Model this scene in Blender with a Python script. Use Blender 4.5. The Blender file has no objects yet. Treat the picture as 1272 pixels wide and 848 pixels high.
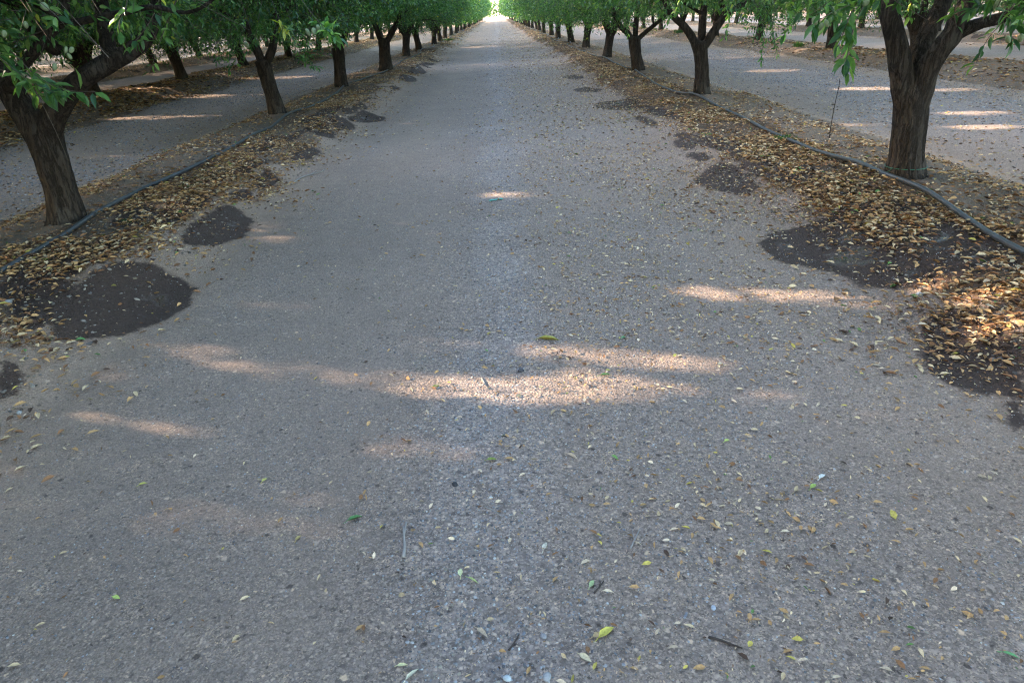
import bpy, math, random
import numpy as np
from mathutils import Vector, Matrix
R = math.radians
rs = np.random.RandomState(7)
random.seed(7)
SC = bpy.context.scene
COL = SC.collection

# ------------------------------------------------------------------ camera numbers
FPX, CAMH, RHO, PIT = 848.0, 1.52, math.atan(.05), R(25.66)
_c, _s = math.cos(PIT), math.sin(PIT)
CF = np.array([0, _c, -_s]); _r0 = np.array([1, 0, 0.]); _u0 = np.array([0, _s, _c])
CR = _r0*math.cos(RHO) - _u0*math.sin(RHO)
CU = _r0*math.sin(RHO) + _u0*math.cos(RHO)
CP = np.array([0, 0, CAMH])

def ray(px, py):
    return CF + CR*(px-636)/FPX + CU*(424-py)/FPX
def at(px, py, Y):                     # world point seen at photo pixel at distance Y along the rows
    d = ray(px, py); return CP + d*(Y/d[1])
def project(P):
    q = np.asarray(P) - CP
    z = q@CF
    zz = np.where(np.abs(z) < 1e-3, 1e-3, z)
    return 636+FPX*(q@CR)/zz, 424-FPX*(q@CU)/zz, z

# ------------------------------------------------------------------ noise
_perm = np.random.RandomState(3).permutation(256)
_perm = np.concatenate([_perm, _perm, _perm])
def vn(x, y, seed=0):
    x = np.asarray(x, float)+seed*17.31; y = np.asarray(y, float)+seed*9.77
    xi = np.floor(x).astype(int); yi = np.floor(y).astype(int)
    fx = x-xi; fy = y-yi
    fx = fx*fx*(3-2*fx); fy = fy*fy*(3-2*fy)
    h = lambda a, b: _perm[_perm[a & 255]+(b & 255)]/255.0
    return (h(xi, yi)*(1-fx)+h(xi+1, yi)*fx)*(1-fy)+(h(xi, yi+1)*(1-fx)+h(xi+1, yi+1)*fx)*fy
def fbm(x, y, o=3, seed=0):
    v = 0; a = .5; t = 0
    for i in range(o):
        v = v+a*vn(x*2**i, y*2**i, seed+i*5); t += a; a *= .5
    return v/t
def vn3(P, f, seed=0):
    P = np.asarray(P)*f
    return (vn(P[:, 0]+P[:, 2]*.71, P[:, 1]-P[:, 2]*.53, seed)+vn(P[:, 1]*.9+3, P[:, 2]+P[:, 0]*.37, seed+2))*.5
def sst(a, b, x):
    t = np.clip((x-a)/(b-a), 0, 1); return t*t*(3-2*t)
def nrm(v):
    return v/np.maximum(np.linalg.norm(v, axis=-1, keepdims=True), 1e-9)

# ------------------------------------------------------------------ mesh helpers
def mk_mesh(name, V, faces, mats, mat_idx=None, colors=None, fattr=None, smooth=True):
    """V (n,3); faces: list of int arrays (m,k)."""
    me = bpy.data.meshes.new(name)
    V = np.ascontiguousarray(V, np.float32)
    me.vertices.add(len(V)); me.vertices.foreach_set('co', V.ravel())
    tot = np.concatenate([np.full(len(f), f.shape[1], np.int32) for f in faces])
    loops = np.concatenate([f.ravel() for f in faces]).astype(np.int32)
    st = np.concatenate([[0], np.cumsum(tot)[:-1]]).astype(np.int32)
    me.loops.add(len(loops)); me.loops.foreach_set('vertex_index', loops)
    me.polygons.add(len(tot)); me.polygons.foreach_set('loop_start', st)
    try: me.polygons.foreach_set('loop_total', tot)
    except Exception: pass
    for m in mats: me.materials.append(m)
    if mat_idx is not None: me.polygons.foreach_set('material_index', np.asarray(mat_idx, np.int32))
    me.polygons.foreach_set('use_smooth', np.full(len(tot), smooth))
    if colors is not None:
        a = me.color_attributes.new('col', 'FLOAT_COLOR', 'POINT')
        c4 = np.ones((len(V), 4), np.float32); c4[:, :3] = colors
        a.data.foreach_set('color', c4.ravel())
    if fattr:
        for k, v in fattr.items():
            a = me.attributes.new(k, 'FLOAT', 'POINT'); a.data.foreach_set('value', np.asarray(v, np.float32))
    me.update(); me.validate()
    return me
def link(name, me, parent=None):
    o = bpy.data.objects.new(name, me); COL.objects.link(o)
    if parent is not None: o.parent = parent
    return o
def tag(o, label=None, cat=None, group=None, kind=None):
    if label: o['label'] = label
    if cat: o['category'] = cat
    if group: o['group'] = group
    if kind: o['kind'] = kind
    return o
def empty(name, loc, rz=0):
    o = bpy.data.objects.new(name, None); COL.objects.link(o)
    o.location = [float(q) for q in loc]; o.rotation_euler = (0, 0, rz); o.empty_display_size = .2
    return o

class MB:                                # collects pieces into one mesh
    def __init__(s): s.V = []; s.F = {}; s.C = []; s.n = 0; s.M = {}
    def add(s, V, F, col=(1, 1, 1), mat=0):
        V = np.asarray(V, float)
        for f in F:
            f = np.asarray(f); k = f.shape[1]
            s.F.setdefault(k, []).append(f+s.n); s.M.setdefault(k, []).append(np.full(len(f), mat))
        c = np.asarray(col, float)
        s.C.append(np.broadcast_to(c, V.shape).copy()); s.V.append(V); s.n += len(V)
    def mesh(s, name, mats, smooth=True):
        ks = sorted(s.F)
        return mk_mesh(name, np.concatenate(s.V), [np.concatenate(s.F[k]) for k in ks], mats,
                       np.concatenate([np.concatenate(s.M[k]) for k in ks]), np.concatenate(s.C), smooth=smooth)

def resample(P, rad, step):
    P = np.asarray(P, float); rad = np.asarray(rad, float)
    n = len(P)
    Q = np.vstack([2*P[0]-P[1], P, 2*P[-1]-P[-2]])
    out = []; ro = []
    for i in range(n-1):
        p0, p1, p2, p3 = Q[i], Q[i+1], Q[i+2], Q[i+3]
        m = max(2, int(np.linalg.norm(p2-p1)/step))
        for t in np.arange(m)/m:
            out.append(.5*((2*p1)+(-p0+p2)*t+(2*p0-5*p1+4*p2-p3)*t*t+(-p0+3*p1-3*p2+p3)*t**3))
            ro.append(rad[i]*(1-t)+rad[i+1]*t)
    out.append(P[-1]); ro.append(rad[-1])
    return np.array(out), np.array(ro)

def tube(P, rad, step=.03, sides=12, amp=0, seed=0, ridges=9, cap=True):
    C, r = resample(P, rad, step)
    n = len(C)
    T = nrm(np.gradient(C, axis=0))
    ref = np.array([1., 0, 0]) if abs(T[0][0]) < .8 else np.array([0, 1., 0])
    A = []
    a = nrm(ref-T[0]*(ref@T[0]))
    for i in range(n):
        a = nrm(a-T[i]*(a@T[i])); A.append(a)
    A = np.array(A); B = np.cross(T, A)
    th = np.arange(sides)/sides*2*np.pi
    L = np.concatenate([[0], np.cumsum(np.linalg.norm(np.diff(C, axis=0), axis=1))])
    rr = np.repeat(r[:, None], sides, 1)
    if amp > 0:
        tt, ll = np.meshgrid(th, L)
        cx, cy = np.cos(tt), np.sin(tt)
        k = ridges/6.28
        lump = vn(cx*1.3+ll*2.2+seed, cy*1.3+ll*1.1, seed)-.5
        kk = vn(ridges*.62*(cx+1.3)+.5*vn(ll*4, cx*2, seed)+ll*.7, ridges*.62*(cy+1.3)+ll*.9, seed+3)
        fiss = -np.abs(kk-.5)*2
        fine = vn(ridges*1.6*(cx+1.3), ridges*1.6*(cy+1.3)+ll*9, seed+8)-.5
        rr = rr*(1+amp*(.9*lump+1.15*(fiss+.45)+.6*fine))
    V = C[:, None]+rr[..., None]*(np.cos(th)[None, :, None]*A[:, None]+np.sin(th)[None, :, None]*B[:, None])
    V = V.reshape(-1, 3)
    i, j = np.meshgrid(np.arange(n-1), np.arange(sides), indexing='ij')
    j2 = (j+1) % sides
    q = np.stack([i*sides+j, i*sides+j2, (i+1)*sides+j2, (i+1)*sides+j], -1).reshape(-1, 4)
    F = [q]
    if cap:
        V = np.vstack([V, C[0]-T[0]*r[0]*.2, C[-1]+T[-1]*r[-1]*.35])
        b = n*sides; jj = np.arange(sides); k2 = (jj+1) % sides
        F.append(np.stack([np.full(sides, b), k2, jj], -1))
        F.append(np.stack([np.full(sides, b+1), (n-1)*sides+jj, (n-1)*sides+k2], -1))
    return V, F

# leaf templates: u along the blade, v across, w out of plane
LT8 = np.array([[0, 0, 0], [.3, -.42, .05], [.3, 0, -.03], [.3, .42, .05], [.66, -.36, .02], [.66, 0, -.06], [.66, .36, .02], [1, 0, -.16]])
LF8 = [np.array([[0, 1, 2], [0, 2, 3], [4, 7, 5], [5, 7, 6]]), np.array([[1, 4, 5, 2], [2, 5, 6, 3]])]
LT4 = np.array([[0, 0, 0], [.45, -.45, .04], [1, 0, -.12], [.45, .45, .04]])
LF4 = [np.array([[0, 1, 3], [1, 2, 3]])]
def leaf_batch(pos, d, nn, ln, wd, col, lod=8, curl=None):
    T, F = (LT8, LF8) if lod == 8 else (LT4, LF4)
    d = nrm(d); nn = nrm(nn-d*(nn*d).sum(1, keepdims=True)); b = np.cross(nn, d)
    w = T[None, :, 2]*ln[:, None]
    if curl is not None:                  # a curled dry blade: edges rise, tip bends up
        w = w+curl[:, None]*ln[:, None]*(1.1*T[None, :, 1]**2+.55*(T[None, :, 0]-.45)**2)
    V = pos[:, None]+(T[None, :, 0]*ln[:, None])[..., None]*d[:, None]+(T[None, :, 1]*wd[:, None])[..., None]*b[:, None]+w[..., None]*nn[:, None]
    k = len(T); N = len(pos)
    off = (np.arange(N)*k)[:, None, None]
    Fs = [(f[None]+off).reshape(-1, f.shape[1]) for f in F]
    return V.reshape(-1, 3), Fs, np.repeat(col, k, 0)

# ------------------------------------------------------------------ materials
def new_mat(name):
    m = bpy.data.materials.new(name); m.use_nodes = True
    nt = m.node_tree; nt.nodes.clear()
    out = nt.nodes.new('ShaderNodeOutputMaterial')
    return m, nt, out
class NB:
    def __init__(s, nt): s.nt = nt
    def n(s, t, ins=None, **kw):
        nd = s.nt.nodes.new(t)
        for k, v in kw.items(): setattr(nd, k, v)
        for k, v in (ins or {}).items(): s.set(nd.inputs[k], v)
        return nd
    def set(s, sock, v):
        if isinstance(v, bpy.types.NodeSocket): s.nt.links.new(v, sock)
        else:
            if isinstance(v, tuple) and len(v) == 3 and sock.type == 'RGBA': v = (*v, 1)
            sock.default_value = v
    def math(s, op, a, b=None, c=None, clamp=False):
        nd = s.nt.nodes.new('ShaderNodeMath'); nd.operation = op; nd.use_clamp = clamp
        for i, v in enumerate((a, b, c)):
            if v is not None: s.set(nd.inputs[i], v)
        return nd.outputs[0]
    def mix(s, f, a, b, mode='MIX'):
        nd = s.nt.nodes.new('ShaderNodeMix'); nd.data_type = 'RGBA'; nd.blend_type = mode
        s.set(nd.inputs[0], f); s.set(nd.inputs[6], a); s.set(nd.inputs[7], b)
        return nd.outputs[2]
    def ramp(s, f, stops, interp='LINEAR'):
        nd = s.nt.nodes.new('ShaderNodeValToRGB'); cr = nd.color_ramp; cr.interpolation = interp
        while len(cr.elements) < len(stops): cr.elements.new(.5)
        for e, (p, c) in zip(cr.elements, stops):
            e.position = p; e.color = (*c, 1) if len(c) == 3 else c
        s.set(nd.inputs[0], f); return nd.outputs[0]
    def noise(s, vec, scale, detail=4, rough=.55):
        return s.n('ShaderNodeTexNoise', {'Vector': vec, 'Scale': scale, 'Detail': detail, 'Roughness': rough})
    def attr(s, name):
        nd = s.nt.nodes.new('ShaderNodeAttribute'); nd.attribute_name = name; return nd
    def smooth(s, a, b, x):
        nd = s.nt.nodes.new('ShaderNodeMapRange'); nd.interpolation_type = 'SMOOTHSTEP'
        s.set(nd.inputs[0], x); s.set(nd.inputs[1], a); s.set(nd.inputs[2], b); return nd.outputs[0]

def ground_material():
    m, nt, out = new_mat('ground_soil_gravel'); N = NB(nt)
    P = N.n('ShaderNodeNewGeometry').outputs['Position']
    wet, berm, strip, tan = [N.attr(k).outputs['Fac'] for k in ('wet', 'berm', 'strip', 'tan')]
    n_big = N.noise(P, .9, 4).outputs['Fac']
    n_mid = N.noise(P, 7, 5, .6).outputs['Fac']
    n_fin = N.noise(P, 60, 6, .65).outputs['Fac']
    n_grit = N.noise(P, 260, 3, .7).outputs['Fac']
    v1 = N.n('ShaderNodeTexVoronoi', {'Vector': P, 'Scale': 92.0, 'Randomness': 1.0})
    v2 = N.n('ShaderNodeTexVoronoi', {'Vector': P, 'Scale': 230.0, 'Randomness': 1.0})
    s1 = N.n('ShaderNodeSeparateColor', {'Color': v1.outputs['Color']}).outputs
    s2 = N.n('ShaderNodeSeparateColor', {'Color': v2.outputs['Color']}).outputs
    # stone colours
    st1 = N.ramp(s1[0], [(0, (.08, .079, .083)), (.3, (.16, .157, .162)), (.65, (.25, .246, .25)), (.9, (.37, .356, .34)), (1, (.55, .51, .45))])
    st2 = N.ramp(s2[0], [(0, (.03, .029, .03)), (.22, (.12, .117, .117)), (.5, (.215, .209, .206)), (.8, (.29, .278, .265)), (.94, (.42, .385, .33)), (1, (.62, .54, .43))])
    gaps = N.smooth(.25, .62, v1.outputs['Distance'])
    st1 = N.mix(N.math('MULTIPLY', gaps, .35), st1, (.075, .072, .072))
    grav = N.mix(N.smooth(.47, .60, N.math('ADD', n_fin, N.math('MULTIPLY', strip, .10))), st2, st1)
    # compacted dust
    dust = N.mix(n_mid, (.225, .212, .198), (.285, .268, .248))
    dust = N.mix(N.math('MULTIPLY', N.smooth(.38, .72, n_grit), .75), dust, (.12, .114, .109))
    tanc = N.mix(n_mid, (.285, .25, .205), (.345, .305, .252))
    tanc = N.mix(N.math('MULTIPLY', N.smooth(.45, .8, n_grit), .5), tanc, (.18, .155, .13))
    dust = N.mix(tan, dust, tanc)
    gf = N.smooth(.34, .66, N.math('ADD', N.math('ADD', N.math('MULTIPLY', n_fin, .55), N.math('MULTIPLY', n_mid, .28)), N.math('MULTIPLY', strip, .36)))
    gf = N.math('MINIMUM', N.math('MAXIMUM', gf, .38), .74)
    gf = N.math('MULTIPLY', gf, N.math('SUBTRACT', 1.0, N.math('MULTIPLY', tan, .5)))
    base = N.mix(gf, dust, grav)
    wp = N.n('ShaderNodeVectorMath', {0: P, 1: N.n('ShaderNodeVectorMath', {0: N.noise(P, 75, 3, .6).outputs['Color'], 1: (.022, .022, .022)}, operation='MULTIPLY').outputs[0]}).outputs[0]
    for sc_, dlo, dhi, keep, seed_ in ((44.0, .16, .30, .50, .0), (21.0, .14, .26, .40, 3.7)):
        vv = N.n('ShaderNodeTexVoronoi', {'Vector': N.n('ShaderNodeVectorMath', {0: wp, 1: (seed_, seed_*.7, 0)}).outputs[0], 'Scale': sc_, 'Randomness': 1.0})
        sv = N.n('ShaderNodeSeparateColor', {'Color': vv.outputs['Color']}).outputs
        msk = N.math('MULTIPLY', N.math('SUBTRACT', 1.0, N.smooth(dlo, dhi, vv.outputs['Distance'])), N.math('LESS_THAN', sv[1], N.math('MULTIPLY', N.math('ADD', keep-.22, N.math('MULTIPLY', N.smooth(.3, .7, n_mid), .38)), N.math('ADD', .45, N.math('MULTIPLY', strip, 1.3)))))
        stc = N.ramp(sv[0], [(0, (.035, .033, .034)), (.45, (.10, .097, .098)), (.55, (.30, .288, .28)), (.85, (.42, .40, .37)), (1, (.60, .52, .40))])
        base = N.mix(N.math('MULTIPLY', msk, .8), base, stc)
    # pale crusted flecks
    base = N.mix(N.math('MULTIPLY', N.smooth(.9, .97, s2[1]), N.smooth(.5, .65, n_mid)), base, (.42, .37, .30))
    # berm soil with old leaf crumbs
    soil = N.mix(n_mid, (.035, .028, .022), (.10, .082, .062))
    soil = N.mix(N.math('MULTIPLY', N.smooth(.5, .85, n_fin), .8), soil, (.17, .14, .105))
    soil = N.mix(tan, soil, N.mix(n_mid, (.098, .096, .088), (.19, .182, .162)))
    crumb = N.ramp(s1[1], [(0, (.09, .05, .03)), (.5, (.24, .14, .06)), (.85, (.38, .25, .12)), (1, (.5, .40, .25))])
    soil = N.mix(N.math('MULTIPLY', N.smooth(.52, .66, N.noise(P, 22, 4).outputs['Fac']), .8), soil, crumb)
    bm = N.smooth(.3, .62, N.math('ADD', berm, N.math('MULTIPLY', N.math('SUBTRACT', n_mid, .5), .5)))
    base = N.mix(bm, base, soil)
    mul = N.math('ADD', .78, N.math('ADD', N.math('MULTIPLY', n_big, .30), N.math('MULTIPLY', N.noise(P, 2.6, 4, .6).outputs['Fac'], .16)))
    base = N.mix(1.0, base, N.n('ShaderNodeCombineColor', {0: mul, 1: mul, 2: mul}).outputs[0], 'MULTIPLY')
    # damp patches left by the drip line: crisp stain with a narrow brown margin
    wq = N.math('ADD', wet, N.math('ADD', N.math('MULTIPLY', N.math('SUBTRACT', n_mid, .5), .17), N.math('MULTIPLY', N.math('SUBTRACT', n_fin, .5), .09)))
    wm = N.smooth(-.02, .02, wq)
    wm2 = N.smooth(-.07, .0, wq)
    base = N.mix(N.math('MULTIPLY', wm2, .3), base, (.17, .135, .105))
    wetc = N.mix(n_fin, (.003, .0022, .0025), (.075, .060, .056))
    base = N.mix(N.math('MULTIPLY', wm, .93), base, wetc)
    pud = N.math('MULTIPLY', N.smooth(.56, .64, N.noise(P, 3.1, 5, .6).outputs['Fac']), N.smooth(.08, .2, wq))
    rough = N.math('SUBTRACT', N.math('SUBTRACT', .93, N.math('MULTIPLY', wm, .12)), N.math('MULTIPLY', pud, .55))
    hgt = N.math('ADD', N.math('MULTIPLY', N.math('SUBTRACT', .6, v1.outputs['Distance']), .5), N.math('ADD', N.math('MULTIPLY', n_fin, 1.0), N.math('MULTIPLY', n_grit, .25)))
    bmp = N.n('ShaderNodeBump', {'Height': hgt, 'Strength': N.math('SUBTRACT', .75, N.math('MULTIPLY', pud, .6)), 'Distance': .022})
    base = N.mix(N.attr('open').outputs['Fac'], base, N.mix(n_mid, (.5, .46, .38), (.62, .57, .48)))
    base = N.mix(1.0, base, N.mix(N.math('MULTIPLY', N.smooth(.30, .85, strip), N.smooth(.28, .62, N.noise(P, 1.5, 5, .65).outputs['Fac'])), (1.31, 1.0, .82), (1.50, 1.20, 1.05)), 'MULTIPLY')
    b = N.n('ShaderNodeBsdfPrincipled', {'Base Color': base, 'Roughness': rough, 'Normal': bmp.outputs[0], 'Specular IOR Level': N.math('ADD', .22, N.math('MULTIPLY', pud, .3))})
    nt.links.new(b.outputs[0], out.inputs[0]); return m

def bark_material():
    m, nt, out = new_mat('almond_bark'); N = NB(nt)
    P = N.n('ShaderNodeTexCoord').outputs['Object']
    wv = N.mix(.035, P, N.noise(P, 11, 3).outputs['Color'])
    mp = N.n('ShaderNodeMapping', {'Vector': wv, 'Scale': (1, 1, .11)}).outputs[0]
    f = N.noise(mp, 44, 8, .72).outputs['Fac']
    g = N.noise(mp, 25, 6, .62).outputs['Fac']
    ridge = N.math('ABSOLUTE', N.math('SUBTRACT', g, .5))
    crack = N.smooth(.0, .07, ridge)
    l = N.noise(P, 5, 4).outputs['Fac']
    col = N.mix(f, (.014, .010, .0075), (.098, .072, .053))
    col = N.mix(N.smooth(.5, .75, l), col, N.mix(f, (.034, .028, .023), (.125, .105, .088)))
    col = N.mix(N.math('MULTIPLY', N.math('SUBTRACT', 1.0, crack), .7), col, (.012, .008, .006))
    col = N.mix(N.math('MULTIPLY', N.smooth(.6, .72, N.noise(P, 60, 4, .7).outputs['Fac']), .35), col, (.17, .14, .115))
    h = N.math('ADD', N.math('MULTIPLY', crack, .6), f)
    bmp = N.n('ShaderNodeBump', {'Height': h, 'Strength': 1.0, 'Distance': .02})
    b = N.n('ShaderNodeBsdfPrincipled', {'Base Color': col, 'Roughness': .9, 'Normal': bmp.outputs[0], 'Specular IOR Level': .25})
    nt.links.new(b.outputs[0], out.inputs[0]); return m

def leaf_material(name, trans=.35, rough=.5, vein=True):
    m, nt, out = new_mat(name); N = NB(nt)
    c = N.attr('col').outputs['Color']
    P = N.n('ShaderNodeTexCoord').outputs['Object']
    f = N.noise(P, 55, 3).outputs['Fac']
    c = N.mix(1.0, c, N.ramp(f, [(.2, (.72, .72, .72)), (.8, (1.25, 1.22, 1.15))]), 'MULTIPLY')
    b = N.n('ShaderNodeBsdfPrincipled', {'Base Color': c, 'Roughness': rough, 'Specular IOR Level': .45})
    t = N.n('ShaderNodeBsdfTranslucent', {'Color': N.mix(1.0, c, (1.5, 1.75, .7), 'MULTIPLY')})
    mx = N.n('ShaderNodeMixShader', {0: trans}); nt.links.new(b.outputs[0], mx.inputs[1]); nt.links.new(t.outputs[0], mx.inputs[2])
    nt.links.new(mx.outputs[0], out.inputs[0]); return m

def dry_material(name='dry_leaf', tint=None):
    m, nt, out = new_mat(name); N = NB(nt)
    c = N.attr('col').outputs['Color'] if tint is None else tint
    P = N.n('ShaderNodeNewGeometry').outputs['Position']
    f = N.noise(P, 160, 4, .65).outputs['Fac']
    c = N.mix(1.0, c, N.ramp(f, [(.25, (.62, .58, .52)), (.75, (1.2, 1.2, 1.2))]), 'MULTIPLY')
    b = N.n('ShaderNodeBsdfPrincipled', {'Base Color': c, 'Roughness': .75, 'Specular IOR Level': .3})
    nt.links.new(b.outputs[0], out.inputs[0]); return m

def stone_material():
    m, nt, out = new_mat('gravel_stone'); N = NB(nt)
    c = N.attr('col').outputs['Color']
    P = N.n('ShaderNodeNewGeometry').outputs['Position']
    f = N.noise(P, 220, 4, .7).outputs['Fac']
    c = N.mix(1.0, c, N.ramp(f, [(.25, (.7, .7, .7)), (.75, (1.22, 1.2, 1.18))]), 'MULTIPLY')
    b = N.n('ShaderNodeBsdfPrincipled', {'Base Color': c, 'Roughness': .85, 'Specular IOR Level': .3})
    nt.links.new(b.outputs[0], out.inputs[0]); return m

def simple_material(name, col, rough=.6, var=.25, scale=40, spec=.4):
    m, nt, out = new_mat(name); N = NB(nt)
    P = N.n('ShaderNodeTexCoord').outputs['Object']
    f = N.noise(P, scale, 4).outputs['Fac']
    lo = tuple(q*(1-var) for q in col); hi = tuple(min(1, q*(1+var)) for q in col)
    c = N.mix(f, lo, hi)
    bmp = N.n('ShaderNodeBump', {'Height': f, 'Strength': .3, 'Distance': .003})
    b = N.n('ShaderNodeBsdfPrincipled', {'Base Color': c, 'Roughness': rough, 'Specular IOR Level': spec, 'Normal': bmp.outputs[0]})
    nt.links.new(b.outputs[0], out.inputs[0]); return m

M_GROUND = ground_material(); M_BARK = bark_material()
M_LEAF = leaf_material('almond_foliage', .40, .38)
M_TWIG = simple_material('twig_bark', (.11, .085, .065), .85)
M_DRY = dry_material(); M_STONE = stone_material()
M_HOSE = simple_material('black_polythene', (.045, .048, .052), .45, .6, 14)
M_HULL = simple_material('almond_hull', (.25, .29, .15), .8, .18, 90)

# ------------------------------------------------------------------ layout
ROWX = {-1: -3.45, 1: 3.27}
for k in range(2, 8):
    ROWX[k] = 3.27+6.6*(k-1); ROWX[-k] = -3.45-6.1*(k-1)
ROWY = [5.4, 11.45, 17.0, 22.0, 28.1, 33.7]
while len(ROWY) < 33: ROWY.append(ROWY[-1]+5.7+.25*math.sin(len(ROWY)*2.3))
YEND = ROWY[-1]+2.5
SUN_EL, SUN_AZ = R(20.5), R(75)             # azimuth measured from +y towards -x
SUN = np.array([-math.sin(SUN_AZ)*math.cos(SUN_EL), math.cos(SUN_AZ)*math.cos(SUN_EL), math.sin(SUN_EL)])

def height(x, y):
    x = np.asarray(x, float); y = np.asarray(y, float)
    h = .018*(fbm(x*.7, y*.5, 3, 2)-.5)*2
    fade = 1-sst(YEND-3, YEND+2, y)
    for k, X in ROWX.items():
        if k < 0: inner, outer = X+1.2, X-.95
        else: inner, outer = X-1.25, X+.95
        if k == 1 or k == -1: pass
        else: inner, outer = X-1.15*np.sign(k)*1.0, X+1.15*np.sign(k)
        wob = .28*(fbm(y*.55, y*0+k*3.1, 3, 11+k)-.5)*2
        a, b = (outer, inner) if k < 0 else (inner, outer)
        prof = sst(a-.15+wob, a+.55+wob, x)*(1-sst(b-.5+wob, b+.12+wob, x))
        lum = .75+.5*fbm(x*1.4, y*1.1, 3, 31)
        h = h+fade*prof*(.17*lum+.045*(fbm(x*4, y*4, 3, 41)-.5))
    for k in (-1, 1):
        for yy in ROWY[:7]: h = h+.045*np.exp(-(((x-ROWX[k])/.34)**2+((y-yy)/.34)**2))
    # loose soil and wheel marks
    h = h+.006*(fbm(x*9, y*9, 3, 51)-.5)*2
    h = h-.012*np.exp(-((x+1.35)/.5)**2)-.010*np.exp(-((x-1.1)/.55)**2)+.012*np.exp(-((x-.1)/.5)**2)
    return h
def bermf(x, y):
    f = np.zeros_like(np.asarray(x, float)); y = np.asarray(y, float)
    for k, X in ROWX.items():
        if k == -1: a, b = X-1.05, X+.78
        elif k == 1: a, b = X-.95, X+1.05
        elif k < -1: a, b = X-1.25, X+1.9
        else: a, b = X-1.25, X+1.25
        wob = .3*(fbm(y*.6, y*0+k*2.7, 3, 61+k)-.5)*2
        f = np.maximum(f, sst(a-.35+wob, a+.25+wob, x)*(1-sst(b-.25+wob, b+.35+wob, x)))
    return f*(1-sst(YEND-3, YEND+2, y))
def on_ground(px, py, it=5):
    z = 0.
    for _ in range(it):
        d = ray(px, py); t = (z-CAMH)/d[2]; q = CP+d*t; z = float(height(q[0], q[1]))
    return np.array([q[0], q[1], z])

# damp patches: outlines read off the photograph and laid on the ground
def ell(cx, cy, a, b, rot=0):
    t = np.linspace(0, 2*np.pi, 18, endpoint=False)
    x = a*np.cos(t); y = b*np.sin(t); r = R(rot)
    return [(cx+p*math.cos(r)-q*math.sin(r), cy+p*math.sin(r)+q*math.cos(r)) for p, q in zip(x, y)]
WETPX = [
    [(60, 425), (62, 395), (90, 362), (130, 345), (185, 340), (225, 345), (243, 357), (238, 377), (215, 393), (170, 410), (120, 422)],
    [(222, 303), (235, 282), (262, 262), (285, 257), (307, 266), (315, 280), (307, 292), (270, 305), (245, 308)],
    [(285, 248), (295, 239), (308, 236), (319, 243), (312, 250), (296, 252)],
    [(310, 234), (318, 224), (335, 219), (349, 226), (340, 233), (322, 236)],
    [(360, 199), (366, 191), (384, 183), (402, 188), (390, 196), (372, 201)],
    ell(404, 171, 14, 4.5, -8), ell(424, 160, 18, 5, -5), ell(455, 147.5, 24, 5, 0), ell(461, 128, 14, 3.5), ell(481, 110, 16, 3.5), ell(440, 139, 18, 4),
    ell(506, 100, 12, 3), ell(518, 90, 12, 2.6), ell(528, 80, 12, 2),
    [(0, 505), (0, 455), (14, 450), (31, 462), (33, 478), (20, 492)],
    ell(40, 345, 55, 16, -28), ell(165, 268, 30, 12, -20), ell(250, 225, 40, 9, -20), ell(330, 180, 30, 7, -22), ell(400, 142, 30, 5, -22),
    [(942, 297), (965, 286), (1000, 281), (1049, 262), (1100, 252), (1140, 251), (1185, 264), (1230, 292), (1265, 318), (1245, 338), (1180, 352), (1128, 360), (1085, 361), (1058, 348), (1035, 337), (985, 330), (952, 316)],
    [(1148, 395), (1143, 420), (1147, 455), (1168, 474), (1200, 485), (1250, 493), (1272, 490), (1272, 440), (1235, 400), (1200, 384), (1165, 384)],
    [(1245, 502), (1272, 496), (1272, 548), (1256, 532)],
    [(857, 224), (876, 212), (900, 206), (925, 213), (945, 237), (930, 243), (905, 240), (875, 232)],
    ell(770, 131, 32, 6), ell(802, 150, 16, 4, 20), ell(850, 181, 16, 5, 15), ell(868, 196, 15, 5, 10),
    ell(95, 330, 70, 17, -27), ell(55, 378, 48, 34, -18),  ell(225, 262, 50, 11, -22), ell(300, 215, 40, 8, -24), ell(380, 165, 36, 6, -24),
    ell(1190, 300, 85, 26, 16), ell(960, 218, 55, 10, 16), ell(880, 178, 45, 7, 14), ell(820, 140, 36, 5, 14),
    ell(985, 208, 50, 10, 14), ell(900, 178, 40, 6, 12), ell(730, 112, 18, 3), ell(712, 96, 14, 2.5),
]
def rounded(p):
    for _ in range(2):
        n = np.roll(p, -1, 0); p = np.stack([p*.75+n*.25, p*.25+n*.75], 1).reshape(-1, 2)
    return p
WETP = [rounded(np.array([on_ground(*q)[:2] for q in pg])) for pg in WETPX]
for k in (-2, -3, 2, 3, -1, 1):             # the rest of the drip lines, in places the photo only hints at
    for i in range(40):
        y = rs.uniform(3, 70) if abs(k) > 1 else rs.uniform(24, 90)
        sgn = 1 if k < 0 else -1
        c = (ROWX[k]+sgn*rs.uniform(.2, 1.05), y)
        if abs(k) > 1 and rs.rand() < .55: continue
        WETP.append(np.array([(c[0]+p, c[1]+q) for p, q in ell(0, 0, rs.uniform(.15, .4), rs.uniform(.15, .38))]))
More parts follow.
